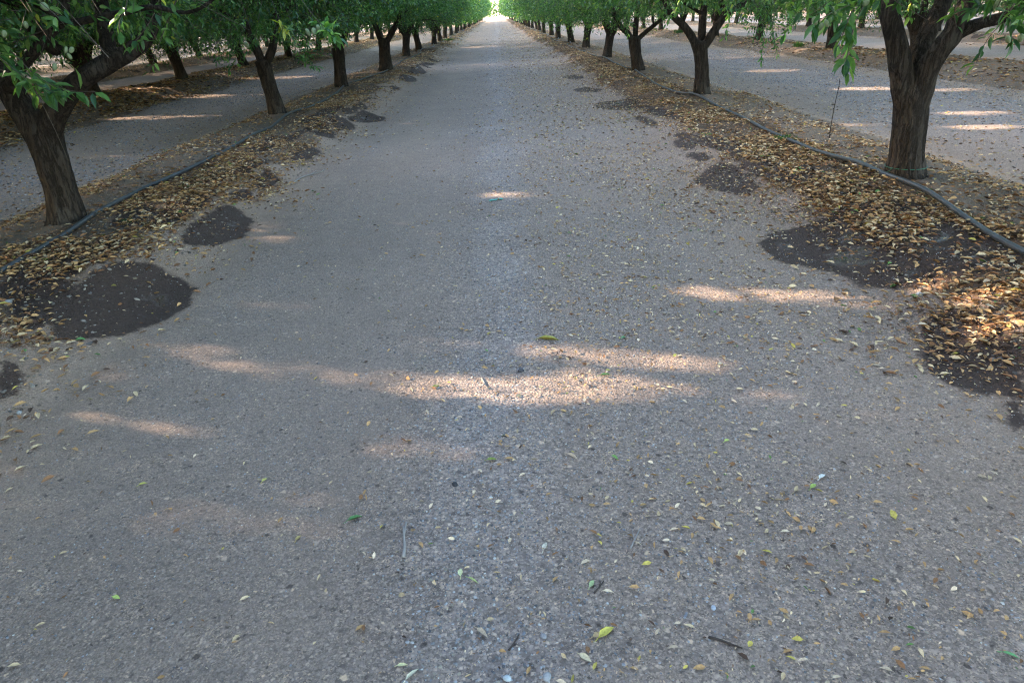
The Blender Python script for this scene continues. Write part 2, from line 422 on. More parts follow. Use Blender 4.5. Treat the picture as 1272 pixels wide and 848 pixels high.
def wet_sdf(x, y):
    out = np.full(x.shape, -1.0)
    for pg in WETP:
        lo = pg.min(0)-.6; hi = pg.max(0)+.6
        m = (x > lo[0]) & (x < hi[0]) & (y > lo[1]) & (y < hi[1])
        if not m.any(): continue
        px, py = x[m], y[m]
        dmin = np.full(px.shape, 9.); ins = np.zeros(px.shape, bool)
        n = len(pg)
        for i in range(n):
            a, b = pg[i], pg[(i+1) % n]
            e = b-a; L = e@e+1e-12
            t = np.clip(((px-a[0])*e[0]+(py-a[1])*e[1])/L, 0, 1)
            dmin = np.minimum(dmin, np.hypot(px-a[0]-t*e[0], py-a[1]-t*e[1]))
            cr = ((a[1] > py) != (b[1] > py)) & (px < (b[0]-a[0])*(py-a[1])/(b[1]-a[1]+1e-12)+a[0])
            ins ^= cr
        out[m] = np.maximum(out[m], np.where(ins, dmin, -dmin))
    return out
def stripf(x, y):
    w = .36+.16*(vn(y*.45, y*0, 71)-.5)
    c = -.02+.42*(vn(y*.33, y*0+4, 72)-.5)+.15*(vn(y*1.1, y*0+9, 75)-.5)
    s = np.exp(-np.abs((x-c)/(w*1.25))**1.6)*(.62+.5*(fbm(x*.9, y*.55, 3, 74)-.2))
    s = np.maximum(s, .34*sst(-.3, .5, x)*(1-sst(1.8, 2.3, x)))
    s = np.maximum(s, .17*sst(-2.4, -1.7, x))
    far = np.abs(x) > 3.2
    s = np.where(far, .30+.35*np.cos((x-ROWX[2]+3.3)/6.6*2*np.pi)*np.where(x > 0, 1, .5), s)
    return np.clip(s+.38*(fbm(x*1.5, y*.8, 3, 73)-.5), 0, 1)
def tanf(x, y):
    t = .8*sst(-1.5, -2.3, x)*(x > -3.2)*(.55+.9*(fbm(x*1.1, y*.7, 3, 81)-.3))
    t = np.maximum(t, .7*np.exp(-((x+1.25)/.42)**2)*sst(5, 9, y)*(.3+.9*(fbm(x*.8, y*.3, 3, 82)-.25)))
    t = np.maximum(t, .45*np.exp(-((x-1.75)/.4)**2)*(.4+.9*(fbm(x*1.2, y*.6, 3, 83)-.2)))
    t = np.where(np.abs(x) > 3.2, .45*fbm(x*.8, y*.5, 3, 84)+.6*sst(-4.2, -6.6, x), t)
    t = np.where((x < ROWX[-1]+.05) & (x > ROWX[-1]-1.3), .9, t); t = np.where((x > ROWX[1]-.05) & (x < ROWX[1]+1.3), .9, t)
    t = np.where(x > ROWX[2]-2, .85, t)
    t = np.where(y > YEND, .9, t)
    return np.clip(t, 0, 1)

# ------------------------------------------------------------------ ground: one continuous sheet, cut into lanes and berms
def axis(*segs):
    out = []
    for a, b, st in segs: out.append(np.arange(a, b-1e-6, st))
    return np.unique(np.round(np.concatenate(out+[[segs[-1][1]]]), 4))
xr = axis((0, 4.6, .035), (4.6, 12, .11), (12, 46, .3), (46, 400, 12)); xl = -axis((0, 4.8, .035), (4.8, 12, .11), (12, 46, .3), (46, 400, 12))[::-1]
GX = np.unique(np.concatenate([xl, xr]))
GY = axis((-14, -1, .5), (-1, 9, .035), (9, 18, .075), (18, 40, .18), (40, 90, .5), (90, 230, 2), (230, 900, 25))
def ground():
    X, Y = np.meshgrid(GX, GY)
    x = X.ravel(); y = Y.ravel()
    Z = height(x, y)
    V = np.stack([x, y, Z], -1)
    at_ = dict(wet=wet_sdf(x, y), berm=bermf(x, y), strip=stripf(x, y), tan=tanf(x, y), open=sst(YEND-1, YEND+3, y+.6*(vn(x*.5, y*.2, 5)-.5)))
    nx, ny = len(GX), len(GY)
    bounds = []
    for k in sorted(ROWX, key=lambda q: ROWX[q]):
        X0 = ROWX[k]
        bounds += [X0-1.6, X0+1.6] if abs(k) > 1 else ([X0-1.35, X0+1.5] if k < 0 else [X0-1.6, X0+1.35])
    ib = [int(np.argmin(np.abs(GX-b))) for b in bounds]
    ib = [0]+ib+[nx-1]
    names = []
    keys = sorted(ROWX, key=lambda q: ROWX[q])
    for i in range(len(ib)-1):
        a, b = ib[i], ib[i+1]
        w = b-a+1
        idx = (np.arange(ny)[:, None]*nx+np.arange(a, b+1)[None]).ravel()
        jj, ii = np.meshgrid(np.arange(ny-1), np.arange(w-1), indexing='ij')
        q = np.stack([jj*w+ii, jj*w+ii+1, (jj+1)*w+ii+1, (jj+1)*w+ii], -1).reshape(-1, 4)
        isb = i % 2 == 1
        mid = .5*(GX[a]+GX[b])
        if isb:
            nm = 'soil_berm'; k = keys[(i-1)//2]
            side = 'left' if k < 0 else 'right'
            lab = {1: f'leaf strewn soil berm under the first tree row {side} of the middle lane', 2: f'soil berm under the second tree row to the {side}'}.get(abs(k), f'soil berm under a farther tree row to the {side}')
            cat = 'soil berm'
        else:
            nm = 'gravel_lane' if abs(mid) < 25 else 'ground'
            if abs(mid) < 1: lab = 'wide grey gravel lane running straight away between the two nearest tree rows'
            elif abs(mid) < 9: lab = f"gravel lane beyond the first tree row on the {'left' if mid < 0 else 'right'}"
            else: lab = f"ground between farther tree rows on the {'left' if mid < 0 else 'right'}"
            cat = 'gravel lane' if nm == 'gravel_lane' else 'ground'
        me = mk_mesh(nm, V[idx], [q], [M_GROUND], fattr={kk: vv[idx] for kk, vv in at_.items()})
        tag(link(nm, me), lab, cat, kind='structure')
ground()

# ------------------------------------------------------------------ trees
GREEN = np.array([(.048, .116, .036), (.070, .155, .044), (.098, .192, .055), (.036, .094, .040), (.15, .245, .066)])
def leaf_cols(n, yellow=.012):
    c = GREEN[rs.randint(0, len(GREEN), n)]*rs.uniform(.75, 1.25, (n, 1))
    y = rs.rand(n) < yellow
    c[y] = np.array([.42, .42, .05])*rs.uniform(.6, 1.1, (y.sum(), 1))
    return c

def skeleton(seed, h_fork=None):
    r = np.random.RandomState(seed)
    hf = h_fork or r.uniform(.62, .85)
    lean = r.uniform(-.10, .10, 2)+np.array([-.05, 0])
    br = [([(0, 0, -.12), (0, 0, .0), (lean[0]*.4, lean[1]*.4, hf*.45), (lean[0], lean[1], hf)], [.19, .155, .12, .135])]
    base = np.array([lean[0], lean[1], hf])
    n = r.randint(3, 5); a0 = r.uniform(0, 6.28)
    for i in range(n):
        a = a0+i*6.283/n+r.uniform(-.35, .35)
        d = np.array([math.cos(a), math.sin(a), 0])
        o = r.uniform(.75, 1.25)
        pts = [base-np.array([0, 0, .1])+d*.02, base+d*.16+np.array([0, 0, .14]), base+d*.45*o+np.array([0, 0, .55]), base+d*.85*o+np.array([0, 0, 1.25]),
               base+d*1.15*o+np.array([r.uniform(-.2, .2), r.uniform(-.2, .2), 2.2]), base+d*1.4*o+np.array([r.uniform(-.3, .3), r.uniform(-.3, .3), 3.3])]
        br.append((pts, [.10, .095, .08, .06, .04, .012]))
        for j in range(5):
            t = r.uniform(1.4, 4.6); k = int(t); f = t-k
            p = np.array(pts[k])*(1-f)+np.array(pts[k+1])*f
            a2 = a+r.uniform(-1.3, 1.3); d2 = np.array([math.cos(a2), math.sin(a2), 0])
            l = r.uniform(.7, 1.5)
            up = r.uniform(-.15, .5)
            br.append(([p, p+d2*l*.45+np.array([0, 0, l*(up+.12)*.6]), p+d2*l+np.array([0, 0, l*up])], [.032, .02, .006]))
    return br

def trunk_mesh(br, name='trunk', fine=False, seed=0):
    mb = MB()
    for i, (p, r) in enumerate(br):
        big = max(r) > .05
        s = (44 if i == 0 else 32) if fine and big else (12 if big else 6)
        V, F = tube(p, r, (.022 if big else .05) if fine else (.09 if big else .2), s, (.15 if i == 0 else .11) if big else .05, seed+i*3, ridges=9 if i == 0 else 6)
        mb.add(V, F)
    me = mb.mesh(name, [M_BARK])
    return me

def crown_clusters(seed, n, br=None):
    r = np.random.RandomState(seed)
    out = []
    while len(out) < n:
        d = nrm(r.normal(size=(4000, 3)))
        rad = r.rand(4000)**.42
        P = d*rad[:, None]*np.array([2.45, 3.0, 2.4])+np.array([0, 0, 2.95])
        P[:, 2] -= .35*sst(1.0, 2.4, np.hypot(P[:, 0], P[:, 1]))*(P[:, 2] < 2.2)
        nz = vn3(P, 1.15, seed)*.65+vn3(P, 2.9, seed+4)*.35
        ok = (nz > .38+.08*(rad > .85)) & (P[:, 2] > .78+.25*r.rand(4000))
        rxy = np.hypot(P[:, 0], P[:, 1])
        ok &= ~((P[:, 2] < 1.5) & (rxy < .28+.25*r.rand(4000)))
        ok &= (P[:, 2] > 1.25) | (r.rand(4000) < .6)
        out.extend(P[ok].tolist())
    return np.array(out[:n])

def crown_leaves(C, seed, low=2.15, per=17, size=1.0, lowsize=1.0, coarse=False):
    """leaf arrays for clusters C (tree-local)."""
    r = np.random.RandomState(seed+99)
    n = len(C)
    rad = C-np.array([0, 0, 2.4]); rad[:, 2] *= .5
    td = nrm(nrm(rad)*.8+r.normal(size=(n, 3))*.55+np.array([0, 0, -.25]))
    L = r.uniform(.18, .42, n)
    k = per
    t = r.rand(n, k)
    pos = C[:, None]+td[:, None]*(t*L[:, None])[..., None]+r.normal(size=(n, k, 3))*.045
    d = nrm(td[:, None]*.55+r.normal(size=(n, k, 3))*.62+np.array([0, 0, -.16]))
    nn = nrm(r.normal(size=(n, k, 3))*.6+np.array([0, 0, 1.]))
    isl = np.repeat((C[:, 2] < low)[:, None], k, 1)
    ln = r.uniform(.048, .084, (n, k))*np.where(isl, lowsize, 1.75)*size
    wd = ln*r.uniform(.36, .46, (n, k))*np.where(isl, 1, 1.15)
    keep = isl | (r.rand(n, k) < .6)
    if coarse: keep &= r.rand(n, k) < .5
    f = keep.ravel()
    return (pos.reshape(-1, 3)[f], d.reshape(-1, 3)[f], nn.reshape(-1, 3)[f], ln.ravel()[f], wd.ravel()[f], isl.ravel()[f]), (C, td, L)

def crown_mesh(arr, tw, extra=None, twigs=True, lowtw=2.0, drop=None, yellow=.012):
    pos, d, nn, ln, wd, isl = arr
    if drop is not None:
        k = ~drop; pos, d, nn, ln, wd, isl = pos[k], d[k], nn[k], ln[k], wd[k], isl[k]
    mb = MB()
    for m, lod in ((isl, 8), (~isl, 4)):
        if m.any():
            V, F, c = leaf_batch(pos[m], d[m], nn[m], ln[m], wd[m], leaf_cols(m.sum(), yellow), lod)
            mb.add(V, F, c, 0)
    if twigs:
        C, td, L = tw
        m = C[:, 2] < lowtw
        C, td, L = C[m], td[m], L[m]
        if len(C):
            a = nrm(np.cross(td, rs.normal(size=td.shape))); b = np.cross(td, a)
            s = C-td*.22; e = C+td*(L*.95)[:, None]
            ring = []
            for ph in (0, 2.094, 4.189):
                o = (math.cos(ph)*a+math.sin(ph)*b)
                ring.append((s+o*.0035, e+o*.0012))
            V = np.stack([ring[0][0], ring[1][0], ring[2][0], ring[0][1], ring[1][1], ring[2][1]], 1).reshape(-1, 3)
            off = (np.arange(len(C))*6)[:, None, None]
            q = (np.array([[0, 1, 4, 3], [1, 2, 5, 4], [2, 0, 3, 5]])[None]+off).reshape(-1, 4)
            mb.add(V, [q], (.1, .08, .06), 1)
    if extra:
        for V, F, c, mt in extra: mb.add(V, F, c, mt)
    return mb.mesh('crown', [M_LEAF, M_TWIG])

# openings in the canopy: rays from the sunlit patches of the lane towards the sun stay clear of leaves
PATCH = [  # pixel centre, half length px, half height px, share of leaves removed
    (915, 364, 48, 9, 1.0), (1000, 369, 55, 8, .95), (1075, 376, 45, 8, .85), (830, 401, 55, 7, .9), (865, 452, 45, 10, 1.0), (790, 447, 60, 9, .95), (725, 441, 40, 8, .9),
    (330, 459, 45, 7, .85), (420, 466, 60, 8, .85), (520, 478, 60, 11, .9), (620, 485, 70, 16, .98), (720, 487, 75, 17, 1), (800, 478, 50, 10, .95), (670, 510, 60, 9, .7),
    (175, 536, 50, 8, .85), (245, 545, 36, 7, .85), (35, 630, 50, 7, .72), (20, 577, 36, 6, .8), (268, 648, 40, 10, .75), (150, 463, 40, 7, .8), (360, 385, 55, 7, .85), (250, 435, 40, 5, .75),
    (230, 435, 45, 5, .3), (345, 298, 40, 4, .8), (645, 242, 36, 3.5, .95), (560, 560, 55, 12, .8), (400, 640, 30, 9, .75), (560, 430, 50, 6, .7), (760, 385, 45, 6, .75),
    (1232, 372, 60, 16, 1), (1180, 352, 50, 10, 1), (1255, 412, 40, 14, 1), (1200, 340, 40, 7, .8), (288, 282, 30, 7, .7), (305, 278, 24, 6, .8),
    (590, 81, 40, 1.0, .75), (650, 81, 30, .8, .6), (545, 84, 30, 1.0, .6), (605, 58, 20, 1.2, .9), (650, 58, 14, 1, .8), (598, 48, 20, 1, .9), (660, 48, 15, 1, .7), (620, 108, 36, 2, .6),
    (610, 176, 60, 3, .5), (545, 150, 40, 4, .5), (480, 150, 35, 5, .5), (1000, 500, 50, 8, .75), (1100, 520, 50, 8, .75), (640, 700, 50, 9, .5),
    (1060, 155, 50, 2.0, .9), (1210, 141, 55, 3, 1), (1225, 158, 55, 3, 1), (1080, 110, 50, 2, 1), (1180, 112, 50, 2, .9), (960, 88, 40, 1.8, .9), (1000, 62, 30, 1.5, .9),
    (150, 195, 45, 2, .7), (60, 205, 40, 2, .6), (215, 145, 50, 1.5, .85), (175, 147, 36, 2, .9), (240, 120, 36, 2, .9), (185, 117, 25, 1.6, 1), (340, 97, 36, 1.6, .9), (460, 90, 16, 1.2, .9), (110, 240, 36, 3, .6), (300, 120, 40, 2, .7),
]
_pc = []
sh = np.array([-SUN[0], -SUN[1]]); sh = sh/np.linalg.norm(sh)      # direction shadows run
sp = np.array([-sh[1], sh[0]])
for (px, py, a, b, w) in PATCH:
    c = on_ground(px, py); e = on_ground(px+a, py+.05*a); t = on_ground(px, py-b); q = on_ground(px, py+b)
    la = abs((e-c)[:2]@sh); lb = .5*abs((t-q)[:2]@sp)
    _pc.append((c[0], c[1], c[2], max(la, .28), max(lb*.95, .085), w))
_pc = np.array(_pc)
def carve(W, D=None):
    """W world leaf bases, D base-to-tip vectors -> mask of leaves to drop."""
    drop = np.zeros(len(W), bool)
    rnd = rs.rand(len(W))
    for Q in ([W] if D is None else [W, W+D*.55, W+D]):
        for cx, cy, cz, la, lb, w in _pc:
            g = Q[:, :2]-SUN[:2]*((Q[:, 2]-cz)/SUN[2])[:, None]-np.array([cx, cy])
            e = ((g@sh)/la)**2+((g@sp)/lb)**2
            drop |= (e < 1) & (rnd < w)
    return drop

NVAR = 5
VAR = []
for v in range(NVAR):
    br = skeleton(100+v)
    C = crown_clusters(200+v, 3700)
    arr, tw = crown_leaves(C, 300+v)
    VAR.append(dict(br=br, trunk=trunk_mesh(br, seed=v*7), arr=arr, tw=tw, crown=None))
VARFAR = []
for v in range(4):
    C = crown_clusters(260+v, 2000)
    arr, tw = crown_leaves(C, 360+v, low=0., per=9, size=1.25)
    VARFAR.append(crown_mesh(arr, tw, twigs=False))

# custom sprays and foliage limits of the nearest trees -------------------------------------------------
def spray(pts, nleaf, ln=.085, r0=.004, yellow=0, droop=.5, spread=.75, tint=1.0, seed=0, from_t=.15):
    r = np.random.RandomState(seed+500)
    pts = np.array(pts, float)
    V, F = tube(pts, np.linspace(r0, r0*.35, len(pts)), .03, 5)
    ex = [(V, F, (.1, .08, .06), 1)]
    C, _ = resample(pts, np.ones(len(pts)), .01)
    T = nrm(np.gradient(C, axis=0))
    i = np.clip((r.uniform(from_t, 1.0, nleaf)**.8*(len(C)-1)).astype(int), 0, len(C)-1)
    d = nrm(T[i]*.5+r.normal(size=(nleaf, 3))*spread+np.array([0, 0, -droop]))
    nn = nrm(r.normal(size=(nleaf, 3))*.5+np.array([0, -.4, 1]))
    l = r.uniform(.75, 1.2, nleaf)*ln
    c = leaf_cols(nleaf, yellow)*tint*1.15
    V, F, c = leaf_batch(C[i]+d*.012, d, nn, l, l*r.uniform(.36, .45, nleaf), c, 8)
    ex.append((V, F, c, 0))
    return ex

def limit_drop(W, keyx, keyy, jitter=6):
    px, py, z = project(W)
    lim = np.interp(px, keyx, keyy)
    return (z > .3) & (py > lim+rs.uniform(-jitter, jitter*.3, len(W))) & (px > -150) & (px < 1420)

ORD = ['nearest', 'second', 'third', 'fourth', 'fifth', 'sixth', 'seventh', 'eighth', 'ninth', 'tenth', 'eleventh', 'twelfth']
TREES = {}
def base_of(row, i):
    x = ROWX[row]; y = ROWY[i] if i >= 0 else ROWY[0]+5.8*i
    if i > 0 or abs(row) > 1: x += rs.uniform(-.12, .12)
    if abs(row) > 1: y += rs.uniform(-.4, .4)
    return np.array([x, y, float(height(x, y))])

# pixel skeletons of the nearest trees: list of (points (px,py,depth offset), radii)
NEAR = {
    (-1, 0): dict(rs=0.76, base=(84, 272), br=[
        ([(87, 288, 0), (84, 271, 0), (77, 240, 0), (65, 200, 0), (54, 165, 0), (46, 140, 0)], [.175, .152, .142, .148, .16, .11]),
        ([(56, 185, 0), (41, 156, 0), (22, 128, .02), (2, 95, .05), (-30, 60, .1), (-55, 0, .1), (-75, -90, .2), (-80, -200, .3)], [.13, .125, .115, .105, .095, .085, .06, .03]),
        ([(62, 185, -.01), (62, 156, -.03), (75, 130, -.05), (98, 102, -.1), (132, 80, -.1), (165, 62, -.05), (186, 38, 0), (194, 0, .1), (205, -80, .2), (215, -200, .3)], [.12, .115, .102, .09, .085, .072, .062, .058, .05, .03]),
        ([(138, 78, -.1), (133, 50, 0), (127, 10, .1), (118, -60, .2), (120, -180, .3)], [.075, .068, .062, .045, .03]),
        ([(24, 88, -.35), (45, 62, -.4), (62, 42, -.4), (78, 26, -.4), (82, 5, -.4), (86, -40, -.3)], [.05, .046, .042, .04, .032, .022]),
        ([(10, 110, -.1), (24, 88, -.35)], [.07, .05]),
        ([(78, 28, -.4), (95, 28, -.45), (122, 22, -.5), (158, 15, -.55), (190, 9, -.6), (232, 16, -.65), (262, 2, -.7), (280, -20, -.7)], [.034, .032, .03, .027, .023, .016, .013, .010]),
        ([(70, 62, .6), (45, 40, .7), (35, 10, .8), (38, -60, .9)], [.08, .075, .07, .04]),
    ]),
    (1, 0): dict(rs=0.78, base=(1123, 217), br=[
        ([(1122, 234, 0), (1123, 218, 0), (1126, 190, 0), (1130, 150, 0), (1132, 118, 0), (1134, 98, 0)], [.19, .172, .155, .15, .15, .10]),
        ([(1127, 138, 0), (1123, 108, 0), (1118, 78, 0), (1113, 50, .02), (1106, 22, .05), (1102, -5, .1), (1100, -70, .2), (1090, -170, .3)], [.12, .115, .10, .092, .085, .08, .06, .03]),
        ([(1134, 108, .05), (1141, 72, .1), (1149, 50, .15), (1160, 26, .2), (1172, 0, .25), (1185, -60, .4), (1190, -160, .5)], [.10, .085, .085, .08, .075, .05, .03]),
        ([(1136, 140, -.02), (1143, 112, -.03), (1152, 86, -.06), (1168, 62, -.1), (1184, 42, -.12), (1192, 22, -.12), (1202, 2, -.1), (1216, -60, 0), (1225, -160, .1)], [.12, .12, .108, .095, .09, .085, .075, .05, .03]),
        ([(1182, 46, -.12), (1200, 36, -.15), (1222, 28, -.2), (1246, 22, -.25), (1272, 8, -.3), (1310, -30, -.3), (1350, -100, -.3)], [.075, .062, .052, .05, .048, .04, .02]),
    ]),
    (1, 1): dict(rs=0.83, base=(872, 117), br=[
        ([(873, 126, 0), (872, 116, 0), (872, 95, 0), (871, 70, 0), (869, 54, 0)], [.17, .145, .132, .128, .14]),
        ([(867, 62, 0), (858, 44, 0), (848, 31, 0), (836, 20, 0), (826, 2, 0), (818, -50, .1), (810, -110, .2)], [.085, .075, .066, .058, .045, .03, .015]),
        ([(870, 60, .1), (872, 40, .15), (873, 18, .2), (876, -5, .3), (880, -70, .4)], [.08, .075, .07, .06, .03]),
        ([(872, 62, 0), (881, 48, 0), (892, 31, 0), (904, 16, 0), (918, 8, 0), (940, -6, 0), (970, -50, 0)], [.09, .08, .072, .07, .05, .035, .015]),
        ([(903, 18, 0), (897, 8, 0), (893, -30, 0)], [.055, .05, .03]),
    ]),
    (-1, 1): dict(rs=0.81, base=(345, 142), br=[
        ([(348, 152, 0), (345, 142, 0), (338, 118, 0), (331, 95, 0), (326, 76, 0)], [.18, .155, .135, .132, .15]),
        ([(327, 82, 0), (320, 64, 0), (312, 50, 0), (306, 32, 0), (300, -10, .1), (296, -70, .2)], [.09, .08, .07, .06, .045, .02]),
        ([(329, 82, 0), (337, 64, 0), (341, 46, 0), (342, 24, 0), (348, -20, .1), (352, -70, .2)], [.09, .078, .066, .06, .045, .02]),
    ]),
    (1, 2): dict(rs=0.83, base=(793, 88), br=[
        ([(794, 95, 0), (793, 87, 0), (790, 68, 0), (788, 48, 0)], [.18, .155, .145, .155]),
        ([(788, 54, 0), (780, 42, 0), (770, 32, 0), (762, 16, .1), (756, -20, .2)], [.09, .08, .07, .055, .03]),
        ([(789, 52, 0), (800, 42, 0), (812, 32, -.1), (826, 20, -.2), (840, -5, -.2)], [.08, .06, .05, .04, .02]),
        ([(789, 50, .1), (790, 30, .2), (794, -10, .3)], [.08, .07, .04]),
    ]),
    (-1, 2): dict(base=(424, 107), br=[
        ([(425, 114, 0), (424, 106, 0), (422, 84, 0), (420, 60, 0)], [.15, .13, .118, .12]),
        ([(420, 64, 0), (413, 44, 0), (408, 15, 0), (404, -30, .1)], [.08, .07, .055, .03]),
        ([(420, 64, 0), (428, 44, 0), (434, 15, 0), (438, -30, .1)], [.08, .07, .055, .03]),
    ]),
    (-1, 3): dict(base=(479, 86), br=[
        ([(479, 92, 0), (479, 85, 0), (478, 66, 0), (477, 50, 0)], [.19, .165, .15, .16]),
        ([(476, 56, 0), (470, 42, 0), (465, 28, 0), (460, 5, .1), (457, -25, .2)], [.09, .08, .07, .05, .03]),
        ([(478, 56, 0), (486, 42, 0), (492, 30, 0), (499, 10, 0), (504, -25, 0)], [.09, .08, .07, .05, .03]),
    ]),
}
LIMITS = {   # lowest foliage row (photo px) across the picture, per tree
    (-1, 0): ([-150, 0, 60, 110, 150, 200, 240, 300], [90, 90, 70, 40, 45, 50, 20, -20]),
    (-1, 1): ([150, 200, 240, 290, 320, 345, 365, 395, 420, 460], [40, 62, 60, 92, 52, 52, 78, 86, 60, 20]),
    (1, 0): ([850, 930, 980, 1060, 1090, 1150, 1230, 1272, 1400], [-40, -20, 18, 35, 8, -14, 20, 40, 60]),
    (1, 1): ([760, 800, 830, 860, 880, 910, 930, 945, 965, 990, 1010, 1060, 1100], [10, 22, 26, 10, 8, 20, 42, 66, 60, 30, 15, 30, 10]),
    (1, 2): ([720, 745, 765, 785, 800, 830, 850, 870], [30, 44, 42, 36, 20, 24, 10, 0]),
    (-1, 2): ([360, 395, 412, 430, 445, 470, 500], [30, 42, 36, 50, 40, 30, 10]),
    (-1, 3): ([430, 460, 476, 490, 505, 530], [42, 42, 30, 30, 34, 20]),
}

def make_tree(row, i):
    key = (row, i)
    nm = 'almond_tree'
    if key in NEAR:
        d = NEAR[key]
        b0 = on_ground(*d['base'])
        root = empty(nm, b0)
        Y = b0[1]
        br = [([at(px, py, Y+dy)-b0 for px, py, dy in pts], rad) for pts, rad in d['br']]
        f = d.get('rs', 1)
        br = [(p_, [q*f for q in r_]) for p_, r_ in br]
        br = [br[0]]+[(p_, [r_[0]*.85]+r_[1:]) for p_, r_ in br[1:]]
        p0, r0 = br[0]
        r0[1] *= 1.16; r0[0] *= 1.42
        br[0] = ([p0[0]-np.array([0, 0, .06])]+p0, [r0[0]*1.12]+r0)
        r = np.random.RandomState(i*13+row+50)
        # thin side branches
        extra_br = []
        for pts, rad in br[1:]:
            if len(pts) < 4: continue
            for j in range(2):
                k = r.randint(max(1, len(pts)-3), len(pts)-1)
                p = pts[k]; a = r.uniform(0, 6.28); l = r.uniform(.6, 1.2)
                q = p+np.array([math.cos(a)*l, math.sin(a)*l, r.uniform(.15, .6)])
                extra_br.append(([p, (p+q)/2+np.array([0, 0, .1]), q], [min(.03, rad[k]*.5), .018, .006]))
        link('trunk', trunk_mesh(br+extra_br, 'trunk', True, i*31+row*7+20), root)
        v = VAR[(i*2+(row > 0)) % NVAR]
        sc = 1.0; ang = 0
    else:
        b0 = base_of(row, i)
        v = VAR[rs.randint(NVAR)]
        ang = (0 if rs.rand() < .5 else math.pi)+rs.uniform(-.35, .35)
        if (row, i) == (-2, 0): ang += math.pi
        sc = rs.uniform(.93, 1.07)*(1.16 if row in (-2, -3) else 1.0)  # second and third left rows enlarged to block stray sun
        root = empty(nm, b0, ang); root.scale = (sc, sc, sc)
        link('trunk', v['trunk'], root)
    far = b0[1] > 45 or abs(row) >= 5
    arr = v['arr']
    if (row == -2 and i < 9) or (row == -1 and i < 6) or (row == -3 and i < 8):
        o2 = VAR[(VAR.index(v)+2) % NVAR]['arr']  # extra leaves from another variant, added so these crowns block stray sun
        up = (o2[0][:, 2] > (2.3 if row == -1 else 1.15)) & (rs.rand(len(o2[0])) < (.5 if row == -1 else 1))
        arr = tuple(np.concatenate([p_, q_[up]]) for p_, q_ in zip(arr, o2))
    ex = None
    # crown
    if far:
        link('crown', VARFAR[rs.randint(len(VARFAR))], root)
    else:
        ca, sa = math.cos(ang), math.sin(ang)
        rot = np.array([[ca, -sa, 0], [sa, ca, 0], [0, 0, 1]])
        W = (arr[0]@rot.T)*sc+b0+np.array([0, 0, (-.20 if row < 0 else -.06) if abs(row) > 1 else 0])
        drop = np.zeros(len(W), bool)
        if -6 <= row <= 4: drop |= carve(W, (arr[1]@rot.T)*(arr[3]*sc)[:, None])
        if key in LIMITS:
            drop |= limit_drop(W, *LIMITS[key])
        ex = SPRAYS.get(key)
        if ex: ex = [(V-b0, F, c, m) for V, F, c, m in ex]
        if drop.any() or ex or len(arr[0]) != len(v['arr'][0]):
            tw = v['tw']
            if key in LIMITS:
                C = tw[0]+b0
                k = ~limit_drop(C, LIMITS[key][0], np.array(LIMITS[key][1])-14)
                tw = (tw[0][k], tw[1][k], tw[2][k])
            me = crown_mesh(arr, tw, ex, drop=drop)
        else:
            if v['crown'] is None: v['crown'] = crown_mesh(v['arr'], v['tw'])
            me = v['crown']
        co = link('crown', me, root)
        if abs(row) > 1: co.location.z = -.20 if row < 0 else -.06
    # words
    side = 'left' if row < 0 else 'right'
    grp = f"almond trees in the {['first', 'second', 'third', 'fourth', 'fifth'][abs(row)-1]} row on the {side}"
    if i < 0: lab = f'almond tree beside the viewer in the {["first", "second", "third", "fourth", "fifth"][abs(row)-1]} row on the {side}'
    elif key == (-1, 0): lab = 'nearest left almond tree, leaning dark trunk dividing into heavy crooked limbs'
    elif key == (1, 0): lab = 'nearest right almond tree, upright trunk with green twine and sunlit forked limbs'
    elif key == (-1, 1): lab = 'second almond tree left of the middle lane, slanting trunk behind a drooping leafy bough'
    elif key == (1, 1): lab = 'second almond tree right of the middle lane, upright trunk spreading into three bare limbs'
    elif abs(row) == 1 and i < 12: lab = f'{ORD[i]} almond tree from the camera in the row edging the lane on its {side}'
    elif abs(row) == 1 and i < 20: lab = f'distant almond tree past the twelfth in the row edging the lane on its {side}'
    elif abs(row) == 1: lab = f'far almond tree near the bright end of the row edging the lane on its {side}'
    else:
        o = ['', '', 'second', 'third', 'fourth', 'fifth'][abs(row)]
        lab = f'almond tree standing in the {o} row to the {side} of the middle lane'
        if abs(row) == 2 and i >= 10: lab = f'distant almond tree in the second row to the {side} of the middle lane'
    tag(root, lab, 'tree', grp)
    TREES[key] = root
    return root

SPRAYS = {}
def add_spray(key, pxs, n, **kw):
    """pxs: (px,py,Y) points"""
    SPRAYS.setdefault(key, []).extend(spray([at(*q) for q in pxs], n, **kw))
# right nearest tree: boughs hanging to its left and right
add_spray((1, 0), [(1100, -30, 4.9), (1066, 0, 4.6), (1030, 18, 4.4), (1003, 34, 4.3)], 34, seed=1, ln=.105, tint=1.25)
add_spray((1, 0), [(1090, -30, 4.8), (1062, 8, 4.5), (1048, 40, 4.4), (1040, 62, 4.35)], 30, seed=2, ln=.105, tint=1.25)
add_spray((1, 0), [(1090, -20, 4.8), (1066, 20, 4.5), (1055, 55, 4.4), (1050, 88, 4.35)], 22, seed=3, ln=.10, tint=1.25, droop=.7, from_t=.55)
add_spray((1, 0), [(1110, -30, 4.9), (1090, -8, 4.7), (1070, 8, 4.6)], 22, seed=4, ln=.105, tint=1.2)
add_spray((1, 0), [(1130, -40, 4.9), (1122, -12, 4.8), (1112, 8, 4.8)], 14, seed=5, ln=.10, tint=1.1)
add_spray((1, 0), [(1300, -40, 5.0), (1268, -5, 4.8), (1248, 24, 4.7), (1226, 50, 4.7), (1212, 80, 4.7)], 30, seed=6, ln=.075, tint=1.0, droop=.7)
